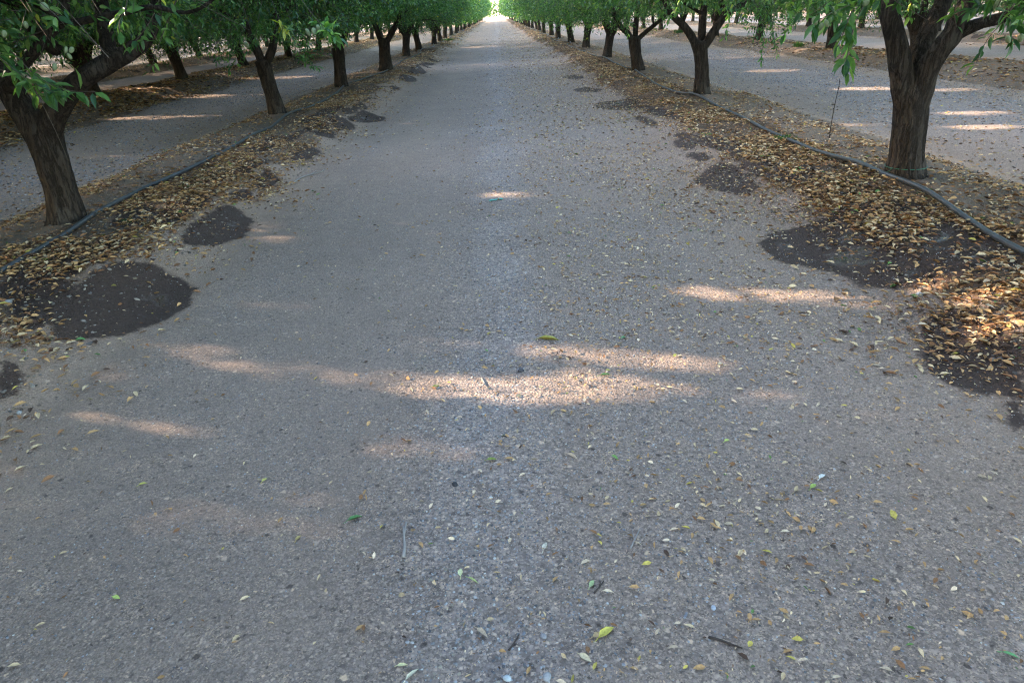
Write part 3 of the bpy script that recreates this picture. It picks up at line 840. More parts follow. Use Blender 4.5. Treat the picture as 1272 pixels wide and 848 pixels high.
add_spray((1, 0), [(1310, -30, 4.7), (1280, 0, 4.5), (1262, 26, 4.4), (1256, 48, 4.4)], 30, seed=7, ln=.10, tint=1.15)
add_spray((1, 0), [(1290, -60, 4.7), (1250, -20, 4.6), (1222, 4, 4.5), (1205, 12, 4.5)], 26, seed=8, ln=.095, tint=1.1)
add_spray((1, 0), [(1230, -30, 4.9), (1200, -10, 4.8), (1186, 12, 4.8), (1188, 34, 4.8)], 14, seed=9, ln=.08)
add_spray((1, 0), [(1140, -30, 6.5), (1133, 0, 6.5), (1130, 22, 6.5)], 24, seed=10, ln=.075, yellow=.15)
# left nearest tree: thin leafy sprays hanging in front of the fork
add_spray((-1, 0), [(-40, 10, 4.6), (10, 60, 4.5), (48, 96, 4.4), (84, 112, 4.3), (118, 114, 4.25)], 40, seed=11, ln=.105, droop=.75)
add_spray((-1, 0), [(-40, 30, 4.5), (0, 72, 4.4), (40, 102, 4.3), (74, 118, 4.2)], 34, seed=12, ln=.095, droop=.6)
add_spray((-1, 0), [(-40, 60, 4.6), (-5, 84, 4.5), (25, 96, 4.45), (50, 122, 4.4), (52, 126, 4.4)], 30, seed=13, ln=.09, yellow=.1)
add_spray((-1, 0), [(150, -40, 4.7), (158, 0, 4.6), (148, 28, 4.5), (150, 40, 4.5)], 22, seed=14, ln=.10)
add_spray((-1, 0), [(210, -40, 5.0), (190, 20, 4.9), (168, 52, 4.8), (160, 64, 4.8)], 26, seed=15, ln=.075, yellow=.1)
add_spray((-1, 0), [(20, -50, 4.4), (40, -8, 4.3), (70, 20, 4.2), (84, 36, 4.2)], 10, seed=16, ln=.09)
add_spray((-1, 0), [(240, -40, 5.2), (215, 10, 5.1), (196, 60, 5.0), (186, 92, 5.0)], 20, seed=17, ln=.07)
add_spray((-1, 0), [(110, -40, 6.2), (90, 20, 6.1), (80, 60, 6.0), (76, 76, 6.0)], 60, seed=18, ln=.06, spread=1.1)
add_spray((-1, 0), [(60, -40, 6.2), (30, 10, 6.1), (10, 40, 6.0), (0, 60, 6.0)], 50, seed=19, ln=.07, spread=1.1)
add_spray((-1, 0), [(52, 128, 4.9), (70, 165, 4.9), (85, 200, 4.9)], 0, seed=20, r0=.003)
# second left tree
add_spray((-1, 1), [(360, -20, 9.2), (385, 14, 8.9), (404, 36, 8.7), (420, 46, 8.6)], 34, seed=21, ln=.145, tint=1.5, from_t=.6, droop=.15)
add_spray((-1, 1), [(330, -20, 10), (345, 20, 9.6), (356, 44, 9.4)], 18, seed=22, ln=.13, yellow=.55, from_t=.6)
add_spray((-1, 1), [(340, 20, 10.6), (362, 52, 10.4), (380, 78, 10.3), (398, 84, 10.2)], 50, seed=23, ln=.075)
add_spray((-1, 1), [(300, 0, 10.6), (292, 40, 10.4), (286, 66, 10.3), (284, 90, 10.3)], 40, seed=24, ln=.08)
add_spray((-1, 1), [(330, -20, 10.2), (322, 20, 10.0), (316, 55, 9.9)], 34, seed=25, ln=.09)
# second right tree: the bough hanging low beside the second lane
add_spray((1, 1), [(925, -20, 10.4), (944, 20, 10.2), (948, 48, 10.1), (945, 78, 10.1)], 70, seed=31, ln=.06, tint=1.15, droop=.9)
add_spray((1, 1), [(935, -20, 10.4), (955, 20, 10.2), (962, 48, 10.1), (966, 72, 10.1)], 55, seed=32, ln=.06, tint=1.15, droop=.9)
add_spray((1, 1), [(900, -20, 10.6), (905, 20, 10.4), (902, 40, 10.3), (898, 48, 10.3)], 50, seed=33, ln=.065, tint=1.4)
add_spray((1, 1), [(960, -20, 9.8), (975, 10, 9.6), (980, 28, 9.5), (973, 46, 9.5)], 18, seed=34, ln=.12, tint=1.5)
add_spray((1, 1), [(850, -20, 10.8), (842, 8, 10.6), (832, 22, 10.5), (826, 32, 10.5)], 40, seed=35, ln=.07, tint=1.5)
add_spray((1, 2), [(800, -20, 16), (786, 12, 15.7), (778, 30, 15.5), (780, 44, 15.5)], 50, seed=36, ln=.09, tint=1.6)

rows_n = {1: 33, -1: 33, 2: 24, -2: 26, 3: 15, -3: 19, 4: 10, -4: 14, 5: 7, -5: 11}
start = {-1: -2, -2: -2, -3: -1, 1: -1, 2: 0, 3: 0, 4: 1, -4: 0, 5: 2, -5: 1}
for row in sorted(rows_n, key=abs):
    for i in range(start[row], rows_n[row]): make_tree(row, i)

# almonds still green in their hulls: parts of the nearest trees
def almond_mesh():
    n, m = 10, 8
    V = []; F = []
    for i in range(n+1):
        t = i/n*math.pi; z = -math.cos(t)*.021*(1+.08*math.cos(t)); rr = math.sin(t)*.0145
        for j in range(m):
            a = j/m*6.283; V.append((rr*math.cos(a)*(1.12 if math.cos(a) > .9 else 1), rr*math.sin(a)*.82, z))
    V = np.array(V)
    i, j = np.meshgrid(np.arange(n), np.arange(m), indexing='ij'); j2 = (j+1) % m
    F = np.stack([i*m+j, i*m+j2, (i+1)*m+j2, (i+1)*m+j], -1).reshape(-1, 4)
    return mk_mesh('almond', V, [F], [M_HULL])
AM = almond_mesh()
for key, lst in {(1, 0): [(1012, 26, 4.3, 1.2), (1020, 33, 4.32, 1.1), (1027, 29, 4.3, 1.1), (1036, 13, 4.4, 1.2), (1076, 3, 4.5, 1.2), (1239, 5, 4.5, 1.5), (1252, 49, 4.35, 1.2), (1268, 47, 4.35, 1.2)],
                 (-1, 0): [(32, 31, 4.3, 1.0), (82, 62, 4.5, 1.0), (89, 62, 4.5, 1.0), (86, 70, 4.5, 1.0), (27, 92, 4.4, 1.1), (55, 8, 4.3, 1.3), (68, 83, 4.4, 1.0), (5, 42, 4.4, 1.0)],
                 (-1, 1): [(382, 40, 8.7, 2.0), (390, 39, 8.7, 2.2), (395, 35, 8.7, 1.8), (306, 56, 10, 1.9)],
                 (1, 1): [(978, 17, 9.5, 1.7)]}.items():
    root = TREES[key]
    for px, py, Y, s in lst:
        o = link('almond', AM, root)
        p = at(px, py, Y)-np.array(root.location)
        o.location = p; o.scale = (s, s, s); o.rotation_euler = (rs.uniform(-.6, .6), rs.uniform(-.6, .6), rs.uniform(0, 6))

# far rows and the tree line past the open ground: one mass each
def far_mass():
    mb = MB(); r = np.random.RandomState(5)
    for k in (-6, -7, 6, 7):
        x0 = ROWX[k]
        for y in np.arange(8, 150, 5.7):
            n = 900
            d = nrm(r.normal(size=(n, 3)))*(r.rand(n, 1)**.4)
            P = d*np.array([2.5, 2.9, 2.2])+np.array([x0, y, 3.0])
            P[:, 2] = np.maximum(P[:, 2], r.uniform(.9, 1.3, n))
            ln = r.uniform(.3, .5, n)
            V, F, c = leaf_batch(P, r.normal(size=(n, 3)), r.normal(size=(n, 3))+np.array([0, 0, .8]), ln, ln*.5, leaf_cols(n), 4)
            mb.add(V, F, c, 0)
            V, F = tube([(x0, y, -.1), (x0+.03, y, .5), (x0, y, 1.5)], [.17, .14, .1], .3, 8)
            mb.add(V, F, (1, 1, 1), 1)
    o = link('far_orchard_rows', mb.mesh('far_orchard_rows', [M_LEAF, M_BARK]))
    tag(o, 'merged green mass of far orchard rows beyond the fifth row on both sides', 'orchard', kind='stuff')
    mb = MB()
    for q in range(60):
        x = -170+q*5.8+r.uniform(-2, 2); y = 335+r.uniform(-10, 10)
        hgt = r.uniform(6, 9) if abs(x-4) > 9 else r.uniform(6.3, 7.6)
        n = 260
        d = nrm(r.normal(size=(n, 3)))*(r.rand(n, 1)**.35)
        P = d*np.array([4.5, 3.5, hgt*.5])+np.array([x, y, hgt*.5])
        ln = r.uniform(.9, 1.6, n)
        V, F, c = leaf_batch(P, r.normal(size=(n, 3)), r.normal(size=(n, 3))+np.array([0, 0, .5]), ln, ln*.6, leaf_cols(n, 0)*.8, 4)
        mb.add(V, F, c, 0)
    o = link('far_tree_line', mb.mesh('far_tree_line', [M_LEAF]))
    tag(o, 'dim far tree line beyond the bright open ground at the end of the lane', 'tree line', kind='stuff')
far_mass()

# ------------------------------------------------------------------ drip hoses
def hose(pxs, more, label):
    root_pts = []
    for q in pxs:
        p = on_ground(*q); root_pts.append(p)
    last = root_pts[-1]
    r = np.random.RandomState(int(abs(last[0]*100)))
    sgn = 1 if last[0] < 0 else -1
    y = last[1]
    while y < more:
        y += 1.9; x = ROWX[-sgn]+sgn*(.18+.18*math.sin(y*.9)+r.uniform(-.06, .06))
        root_pts.append(np.array([x, y, 0]))
    P, _ = resample(root_pts, np.ones(len(root_pts)), .12)
    P[:, 2] = height(P[:, 0], P[:, 1])
    k = np.ones(7)/7
    zm = np.pad(P[:, 2], 3, mode='edge'); zm = np.max([zm[i:i+len(P)] for i in range(7)], 0); z = np.convolve(np.pad(zm, 3, mode='edge'), k, 'valid'); P[:, 2] = np.maximum(z, P[:, 2])+.017
    V, F = tube(P, np.full(len(P), .0185), .06, 10)
    mb = MB(); mb.add(V, F)
    o = link('drip_hose', mb.mesh('drip_hose', [M_HOSE]))
    tag(o, label, 'hose', 'drip hoses along the tree rows')
    return P, o
first = on_ground(0, 343); 
HL, hoL = hose([(-170, 440), (-90, 395), (0, 343), (60, 308), (88, 290), (120, 267), (165, 245), (190, 232), (250, 208), (300, 180), (330, 164), (348, 153), (366, 141), (388, 133), (410, 121), (431, 106), (451, 102), (468, 93), (486, 85.5), (498, 79), (511, 73)], 80,
     'black polythene drip hose lying along the foot of the left tree row')
HR, hoR = hose([(1420, 410), (1350, 365), (1272, 322), (1232, 300), (1180, 268), (1150, 249), (1128, 235), (1106, 222), (1088, 214), (1065, 207), (1020, 193), (975, 174), (940, 158), (905, 141), (888, 133), (874, 125.5), (860, 119), (841, 117), (816, 107), (786, 87.5), (776, 85.5), (751, 72), (728, 65), (705, 57)], 80,
     'black polythene drip hose snaking along the foot of the right tree row')
bp = on_ground(1066, 207); bq = on_ground(1057, 204.5)
V, F = tube([bp+np.array([0, 0, .02]), bq+np.array([0, 0, .02])], [.0215, .0215], .02, 12)
mb = MB(); mb.add(V, F); link('pale_band', mb.mesh('pale_band', [simple_material('pale_tape', (.55, .58, .6), .5)]), hoR)

# ------------------------------------------------------------------ gravel (stones nobody could count): one object
def ico():
    t = (1+5**.5)/2
    v = nrm(np.array([(-1, t, 0), (1, t, 0), (-1, -t, 0), (1, -t, 0), (0, -1, t), (0, 1, t), (0, -1, -t), (0, 1, -t), (t, 0, -1), (t, 0, 1), (-t, 0, -1), (-t, 0, 1)], float))
    f = np.array([(0, 11, 5), (0, 5, 1), (0, 1, 7), (0, 7, 10), (0, 10, 11), (1, 5, 9), (5, 11, 4), (11, 10, 2), (10, 7, 6), (7, 1, 8), (3, 9, 4), (3, 4, 2), (3, 2, 6), (3, 6, 8), (3, 8, 9), (4, 9, 5), (2, 4, 11), (6, 2, 10), (8, 6, 7), (9, 8, 1)])
    return v, f
IV, IF = ico()
STC = np.array([(.17, .164, .168), (.25, .24, .243), (.33, .314, .313), (.10, .096, .10), (.38, .36, .34), (.22, .195, .17), (.32, .27, .21), (.52, .49, .45), (.19, .19, .21)])
def stones(x, y, size, r):
    n = len(x)
    sc = size[:, None]*np.stack([r.uniform(.7, 1.3, n), r.uniform(.7, 1.2, n), r.uniform(.35, .7, n)], -1)
    a = r.uniform(0, 6.28, n); ca, sa = np.cos(a), np.sin(a)
    L = IV[None]*(1+r.uniform(-.28, .28, (n, 12, 1)))*sc[:, None]
    X = L[..., 0]*ca[:, None]-L[..., 1]*sa[:, None]; Yv = L[..., 0]*sa[:, None]+L[..., 1]*ca[:, None]
    tilt = r.uniform(-.4, .4, (n, 1)); Z = L[..., 2]+X*tilt
    z = height(x, y)+sc[:, 2]*.25
    V = np.stack([X+x[:, None], Yv+y[:, None], Z+z[:, None]], -1).reshape(-1, 3)
    F = (IF[None]+(np.arange(n)*12)[:, None, None]).reshape(-1, 3)
    c = STC[r.choice(len(STC), n, p=[.18, .2, .18, .12, .1, .08, .05, .03, .06])]*r.uniform(.8, 1.15, (n, 1))
    return V, [F], np.repeat(c, 12, 0)
def inview(x, y, z=0, m=60):
    px, py, d = project(np.stack([x, y, np.zeros_like(x)+z], -1))
    return (d > .2) & (px > -m) & (px < 1272+m) & (py > -m) & (py < 848+m)
def gravel():
    mb = MB(); r = np.random.RandomState(21)
    for (y0, y1, dens, s0, s1) in ((.9, 2.6, 6500, .0018, .0058), (2.6, 4.5, 2800, .0024, .0068), (4.5, 8, 1100, .0034, .008), (8, 16, 240, .006, .013), (16, 32, 60, .009, .016)):
        n = int((y1-y0)*5.6*dens)
        x = r.uniform(-2.7, 2.9, n); y = r.uniform(y0, y1, n)
        s = stripf(x, y); t = tanf(x, y)
        cl = fbm(x*2.2, y*2.2, 3, 91)
        p = (.14+.95*s**1.3)*(1-.6*t)*sst(.28, .62, cl+.15*s)
        k = (r.rand(n) < p) & inview(x, y)
        x, y, s = x[k], y[k], s[k]
        size = s0+(s1-s0)*r.rand(len(x))**3.2*(.45+.75*s)
        V, F, c = stones(x, y, size, r); mb.add(V, F, c)
    # soil clods and stones on the berms and in the other lanes
    for k in (-1, 1):
        n = 9000
        x = ROWX[k]+r.uniform(-1.2, 1.2, n); y = r.uniform(2.5, 16, n)
        V, F, c = stones(x, y, .004+.012*r.rand(n)**3, r); mb.add(V, F, c*np.array([.75, .66, .55]))
    for xa, xb in ((4.4, 9.0), (-9.0, -4.5)):
        n = 26000
        x = r.uniform(xa, xb, n); y = r.uniform(4, 26, n); kk = inview(x, y); x, y = x[kk], y[kk]
        kk = r.rand(len(x)) < sst(.35, .6, fbm(x*1.3, y*.6, 3, 95)); x, y = x[kk], y[kk]
        V, F, c = stones(x, y, .006+.010*r.rand(len(x))**2, r); mb.add(V, F, c)
    o = link('gravel', mb.mesh('gravel', [M_STONE], smooth=False))
    tag(o, 'loose grey gravel stones scattered over the lanes', 'gravel', kind='stuff')
gravel()

# ------------------------------------------------------------------ fallen leaves
DRYC = {'golden tan': (.50, .29, .125), 'brown': (.27, .13, .058), 'pale straw': (.66, .48, .28), 'dark brown': (.10, .055, .035), 'yellow': (.55, .43, .10), 'green': (.14, .24, .065), 'cream': (.66, .50, .34)}
DN = list(DRYC)
def litter_points():
    r = np.random.RandomState(33)
    X, Y, S, Z = [], [], [], []
    def put(x, y, s, zone):
        X.append(x); Y.append(y); S.append(s); Z.append(np.full(len(x), zone))
    for k, sgn in ((-1, 1), (1, -1)):
        for (y0, y1, dens, sc) in ((1.6, 7, 4300, 1.0), (7, 14, 2400, 1.05), (14, 30, 900, 1.35), (30, 60, 150, 2.2), (60, 110, 40, 3.2)):
            n = int((y1-y0)*3.0*dens)
            t = r.uniform(-1.15, 1.85, n); y = r.uniform(y0, y1, n); x = ROWX[k]+sgn*t
            wob = .25*(fbm(y*.8, y*0+k, 3, 101)-.5)*2
            tt = t+wob
            p = .92*sst(.02, .3, tt)*(1-sst(.85, 1.3, tt))+.26*sst(-.9, -.4, tt)*(1-sst(-.1, .2, tt))+.55*np.exp(-((tt+.88)/.13)**2)+.07*(1-sst(1.3, 1.85, tt))*sst(.6, 1.2, tt)
            p *= .16+1.0*sst(.36, .60, fbm(x*1.9, y*1.5, 3, 103))
            w = wet_sdf(x, y); p *= np.where(w > -.02, np.where(tt > .95, .24, .68), 1)
            if k == 1:                        # the deep drift at the near right
                q = on_ground(1228, 392); p = np.maximum(p, .95*np.exp(-(((x-q[0]-.12)/.42)**2+((y-q[1])/.42)**2)))
            # bare trodden soil by each trunk
            for yy in ROWY[:8]: p *= 1-.8*np.exp(-(((x-ROWX[k]-sgn*.15)/.45)**2+((y-yy+.15)/.5)**2))
            kk = (r.rand(n) < p) & inview(x, y, .1)
            x, y = x[kk], y[kk]
            put(x, y, sc*(.012+.046*r.rand(len(x))**1.25), 0 if k < 0 else 1)
    for k in (-2, 2, -3, 3):
        n = {-2: 80000, 2: 24000, -3: 20000, 3: 8000}[k]
        t = r.uniform(-1.7, 2.3, n); y = r.uniform(6, 70, n); x = ROWX[k]-np.sign(k)*t if k != 2 else ROWX[k]-t*.7
        p = .25+.75*sst(.4, .6, fbm(x*.9, y*.6, 3, 105)); p *= (1-sst(1.2, 2.3, t))*sst(-1.6, -1.1, t)
        kk = (r.rand(n) < p) & inview(x, y, .1); x, y = x[kk], y[kk]
        put(x, y, r.uniform(.05, .11, len(x)), 4)
    # the lane itself: whole small leaves and many fragments
    for (y0, y1, d0, smin, smax) in ((.9, 2.2, 270, .006, .030), (2.2, 4.5, 210, .009, .030), (4.5, 9, 170, .013, .034), (9, 20, 80, .02, .045), (20, 45, 22, .035, .07), (45, 100, 3, .06, .1)):
        n = int((y1-y0)*4.6*d0*6.0)
        x = r.uniform(-2.3, 2.3, n); y = r.uniform(y0, y1, n)
        p = .05+.16*np.exp(-((x-.15)/.6)**2)+.62*sst(-.1, .9, x)*(.35+.9*sst(.35, .65, fbm(x*1.4, y*1.0, 3, 107)))
        p *= np.where(x < -.5, 1.0, 1)
        kk = (r.rand(n) < p) & inview(x, y); x, y = x[kk], y[kk]
        put(x, y, 1.55*smin+(smax-smin)*r.rand(len(x))**3.2, 2)
    for (y0, y1, n) in ((.9, 4.5, 130), (4.5, 14, 360)):   # a few whole leaves
        x = r.uniform(-2.2, 2.2, n); y = r.uniform(y0, y1, n)
        kk = (r.rand(n) < .12+.75*sst(-.2, .9, x)) & inview(x, y); x, y = x[kk], y[kk]
        put(x, y, r.uniform(.022, .044, len(x)), 3)
    for xa, xb in ((4.3, 9), (-9, -4.6)):
        n = 22000
        x = r.uniform(xa, xb, n); y = r.uniform(4, 40, n); kk = inview(x, y); x, y = x[kk], y[kk]
        put(x, y, r.uniform(.02, .05, len(x)), 4)
    return [np.concatenate(q) for q in (X, Y, S, Z)]
LX, LY, LS, LZ = litter_points()
rl = np.random.RandomState(44)
nL = len(LX)
PB = {0: [.38, .29, .20, .10, .015, .01, .005], 1: [.38, .27, .23, .09, .01, .01, .01], 2: [.34, .16, .24, .04, .035, .015, .17], 3: [.40, .14, .26, .03, .08, .04, .05], 4: [.4, .25, .2, .12, .03, 0, 0]}
LC = np.zeros(nL, int)
for z, p in PB.items():
    m = LZ == z; LC[m] = rl.choice(7, m.sum(), p=p)
LCOL = np.array([DRYC[k] for k in DN])[LC]*rl.uniform(.55, 1.3, (nL, 1))
LA = rl.uniform(0, 6.28, nL)
LD = np.stack([np.cos(LA), np.sin(LA), rl.uniform(-.25, .35, nL)], -1)
LN = nrm(np.stack([rl.normal(0, .42, nL), rl.normal(0, .42, nL), np.ones(nL)], -1))
LCU = rl.uniform(-.1, .75, nL)
LH = height(LX, LY)+.0065+np.where((LZ == 0) | (LZ == 1), rl.uniform(0, .022, nL), 0)
pp = project(np.stack([LX, LY, LH], -1))
vis = (pp[2] > .3) & (pp[0] > 4) & (pp[0] < 1268) & (pp[1] > 4) & (pp[1] < 844)
score = np.where(vis, LS/np.maximum(pp[2], .3), 0)
solo = np.argsort(-score)[:285]
sm = np.zeros(nL, bool); sm[solo] = True
def litter_mesh(mask, name, label):
    m = mask & ~sm
    mb = MB()
    big = m & (LS/np.maximum(pp[2], .5) > .0045) & (pp[2] > 0)
    for mm, lod in ((big, 8), (m & ~big, 4)):
        if mm.any():
            l = LS[mm]
            V, F, c = leaf_batch(np.stack([LX[mm], LY[mm], LH[mm]], -1), LD[mm], LN[mm], l, l*rl.uniform(.26, .62, mm.sum()), LCOL[mm], lod, LCU[mm])
            mb.add(V, F, c)
    o = link(name, mb.mesh(name, [M_DRY])); tag(o, label, 'leaf litter', kind='stuff')
litter_mesh(LZ < 2, 'leaf_litter', 'thick golden brown leaf litter along the berms of the two nearest tree rows')
litter_mesh((LZ == 2) | (LZ == 3), 'leaf_crumbs', 'pale leaf crumbs and husk bits sprinkled over the gravel lane')
litter_mesh(LZ == 4, 'leaf_litter', 'thin dry leaf litter under the tree rows farther out')
# the 285 leaves that show largest are things of their own
LEAFMESH = {}
def solo_mesh(ci, v):
    k = (ci, v)
    if k not in LEAFMESH:
        r = np.random.RandomState(ci*17+v)
        V, F, c = leaf_batch(np.zeros((1, 3)), np.array([[1., 0, r.uniform(-.1, .25)]]), np.array([[r.normal(0, .25), r.normal(0, .25), 1.]]), np.ones(1), np.array([r.uniform(.36, .58)]), np.array([DRYC[DN[ci]]])*r.uniform(.85, 1.15), 8, np.array([r.uniform(-.05, .7)]))
        V[:, 0] -= .5; V[:, 2] -= V[:, 2].min()
        # short stalk
        V2, F2 = tube([(-.5, 0, V[0, 2]+.01), (-.66, r.uniform(-.05, .05), .03)], [.014, .01], .1, 4)
        mb = MB(); mb.add(V, F, c); mb.add(V2, F2, c[0])
        LEAFMESH[k] = mb.mesh('fallen_leaf', [M_DRY])
    return LEAFMESH[k]
ZW = {0: 'on the left leaf strewn berm', 1: 'on the right leaf strewn berm', 2: 'on the grey gravel of the middle lane', 3: 'on the grey gravel of the middle lane', 4: 'beyond the berms'}
for q in solo:
    o = link('fallen_leaf', solo_mesh(int(LC[q]), int(rl.randint(4))))
    s = float(LS[q]); o.scale = (s, s, s)
    o.location = (float(LX[q]), float(LY[q]), float(LH[q])-.001); o.rotation_euler = (0, 0, float(LA[q]))
    c = DN[LC[q]]
    tag(o, f'small {c} fallen leaf lying {ZW[int(LZ[q])]}', 'leaf', f'{c} fallen leaves lying {ZW[int(LZ[q])]}')

# leaves, stones, twigs that stand out in the photograph
def hero_leaf(px, py, lpx, ang, col, label, wr=.42, curl=.3, seed=0):
    p = on_ground(px, py); d = project(p[None])[2][0]
    L = lpx*d/FPX*1.15
    r = np.random.RandomState(seed+900)
    V, F, c = leaf_batch(np.array([[-.5*L, 0, 0]]), np.array([[1., 0, .04]]), np.array([[.12, r.normal(0, .12), 1.]]), np.array([L]), np.array([L*wr]), np.array([col]), 8, np.array([curl]))
    V[:, 2] -= V[:, 2].min()-.003
    V2, F2 = tube([(-.5*L, 0, V[0, 2]), (-.62*L, .02*L, .003), (-.72*L, .05*L, .003)], [.0012, .001, .0008], .01, 5)
    mb = MB(); mb.add(V, F, c); mb.add(V2, F2, c[0])
    o = link('fallen_leaf', mb.mesh('fallen_leaf', [M_DRY])); o.location = p; o.rotation_euler = (0, 0, R(ang))
    tag(o, label, 'leaf', 'fallen leaves lying singly on the gravel lane')
YE, GN, TN, BR, CRM = (.55, .47, .10), (.13, .30, .08), (.48, .33, .17), (.24, .13, .06), (.62, .56, .44)
hero_leaf(753, 787, 25, 38, YE, 'yellow almond leaf touching a tan leaf near the bottom of the lane', seed=1)
hero_leaf(743, 790, 14, 20, TN, 'tan leaf touching the yellow leaf near the bottom of the lane', .6, .3, 2)
hero_leaf(441, 645, 18, 30, (.11, .24, .08), 'green leaf curled on bare gravel left of the lane centre', .35, .5, 3)
hero_leaf(611, 572, 12, 5, (.22, .27, .06), 'olive green and brown leaf above the dark stone on the lane centre', .55, .2, 4)
hero_leaf(711, 568, 15, -45, (.55, .40, .27), 'pinkish tan slender leaf on the lane right of the olive leaf', .35, .5, 5)
hero_leaf(1021, 593, 13, 40, (.72, .70, .64), 'whitish bleached leaf on the right half of the lane', .5, .3, 6)
hero_leaf(1010, 605, 12, 40, (.33, .42, .10), 'yellow green leaf just below the whitish bleached leaf', .5, .3, 7)
hero_leaf(572, 712, 13, 95, (.68, .66, .36), 'pale yellow oval leaf on the lower lane centre', .5, .15, 8)
hero_leaf(588, 722, 16, -38, (.52, .58, .25), 'thin curved pale green leaf stalk right of the pale oval leaf', .14, .5, 9)
hero_leaf(178, 602, 9, 30, (.58, .52, .12), 'yellow leaf alone on smooth gravel at the left of the lane', .6, .3, 10)
hero_leaf(145, 743, 10, -20, (.45, .52, .14), 'yellow green leaf alone at the lower left of the lane', .6, .3, 11)
hero_leaf(329, 597, 8, 60, (.58, .50, .14), 'small yellow leaf alone left of the lane centre', .6, .3, 12)
hero_leaf(371, 669, 10, 70, (.48, .36, .14), 'ochre leaf standing on edge left of the lane centre', .5, .5, 13)
hero_leaf(682, 423, 24, -10, (.38, .34, .08), 'long olive yellow leaf above the broad sunlit streak', .28, .5, 14)
hero_leaf(752, 467, 13, 5, (.09, .20, .06), 'dark green leaf in the broad sunlit streak', .35, .3, 15)
hero_leaf(542, 481, 9, 5, (.16, .20, .04), 'olive leaf lying in the left part of the sunlit streak', .6, .3, 16)
hero_leaf(599, 787, 18, -45, (.55, .42, .30), 'pinkish tan curled leaf left of the yellow leaf pair', .35, .7, 17)
hero_leaf(775, 420, 8, 40, (.11, .26, .10), 'bright green leaf right of the long olive yellow leaf', .6, .3, 18)
hero_leaf(735, 726, 13, 60, (.38, .45, .22), 'greyish green leaf upright among tan leaves right of centre', .45, .4, 19)
hero_leaf(677, 680, 15, 70, (.66, .58, .46), 'cream curled leaf on the lane right of centre', .4, .6, 20)
hero_leaf(512, 839, 20, 50, (.68, .62, .45), 'cream slender leaf at the bottom edge of the lane', .25, .4, 21)
hero_leaf(500, 827, 12, 5, (.62, .56, .30), 'straw leaf left of the cream slender leaf at the bottom edge', .4, .3, 22)
hero_leaf(727, 818, 16, -40, (.62, .50, .32), 'large tan torn leaf near the bottom right of centre', .5, .5, 23)
hero_leaf(1255, 815, 17, -30, (.16, .36, .14), 'green leaf at the lower right corner of the lane', .4, .2, 24)
hero_leaf(222, 650, 9, 35, (.48, .50, .10), 'yellow green leaf between the left damp patch and the pale streak', .5, .3, 25) if False else None
hero_leaf(82, 445, 9, 40, (.36, .46, .08), 'bright yellow green leaf just below the large left damp patch', .45, .3, 26)
hero_leaf(101, 424, 11, 5, (.14, .28, .09), 'broad green leaf on the lower rim of the large left damp patch', .6, .3, 27)
hero_leaf(1188, 440, 8, 20, (.60, .48, .08), 'yellow leaf on the dark damp patch at the right edge', .7, .3, 28)
hero_leaf(1105, 328, 8, 40, (.25, .45, .12), 'light green leaf on the big damp patch right of the lane', .6, .3, 29)
hero_leaf(903, 548, 8, 30, (.52, .58, .16), 'yellow green leaf on bare gravel right of the lane centre', .6, .3, 30)

def stone_thing(px, py, wpx, col, label, flat=.6, seed=0):
    p = on_ground(px, py); d = project(p[None])[2][0]; s = wpx*d/FPX*.5
    r = np.random.RandomState(seed+70)
    bm_v = IV.copy(); fs = IF.copy()
    # one subdivision
    cache = {}; vv = [q for q in bm_v]; nf = []
    def mid(a, b):
        k = (min(a, b), max(a, b))
        if k not in cache: vv.append(nrm((vv[a]+vv[b])/2)); cache[k] = len(vv)-1
        return cache[k]
    for a, b, c in fs:
        ab, bc, ca = mid(a, b), mid(b, c), mid(c, a)
        nf += [(a, ab, ca), (b, bc, ab), (c, ca, bc), (ab, bc, ca)]
    V = np.array(vv); V = V*(1+.45*(vn3(V+5, 1.6, seed)-.5)[:, None]+r.uniform(-.04, .04, (len(V), 1)))*np.array([1, .78, flat])*s
    mb = MB(); mb.add(V, [np.array(nf)], col)
    o = link('stone', mb.mesh('stone', [M_STONE])); o.location = p+np.array([0, 0, s*flat*.35]); o.rotation_euler = (0, 0, r.uniform(0, 6))
    tag(o, label, 'stone', 'larger stones lying on the lane')
stone_thing(565, 602, 9, (.045, .042, .045), 'small black stone on the lane below the olive leaf', .7, 1)
stone_thing(647, 461, 8, (.06, .055, .06), 'dark clod on the lane above the broad sunlit streak', .7, 2)
stone_thing(679, 841, 14, (.30, .29, .29), 'rounded grey stone at the bottom edge of the lane', .6, 3)
stone_thing(630, 843, 11, (.42, .45, .46), 'pale bluish stone left of the rounded grey stone', .7, 4)
stone_thing(675, 790, 10, (.27, .25, .25), 'flat brownish grey stone left of the yellow leaf pair', .45, 5)
stone_thing(24, 513, 7, (.34, .33, .31), 'pale pebble on the dusty verge at the left edge', .7, 6)
stone_thing(10, 377, 11, (.26, .25, .24), 'smooth grey stone among leaves at the left picture edge', .7, 7)
stone_thing(1142, 367, 9, (.36, .35, .34), 'grey stone in the sunlit leaves on the right berm', .7, 8)
stone_thing(886, 755, 8, (.35, .37, .42), 'pale bluish pebble in the lower right of the lane', .6, 9)

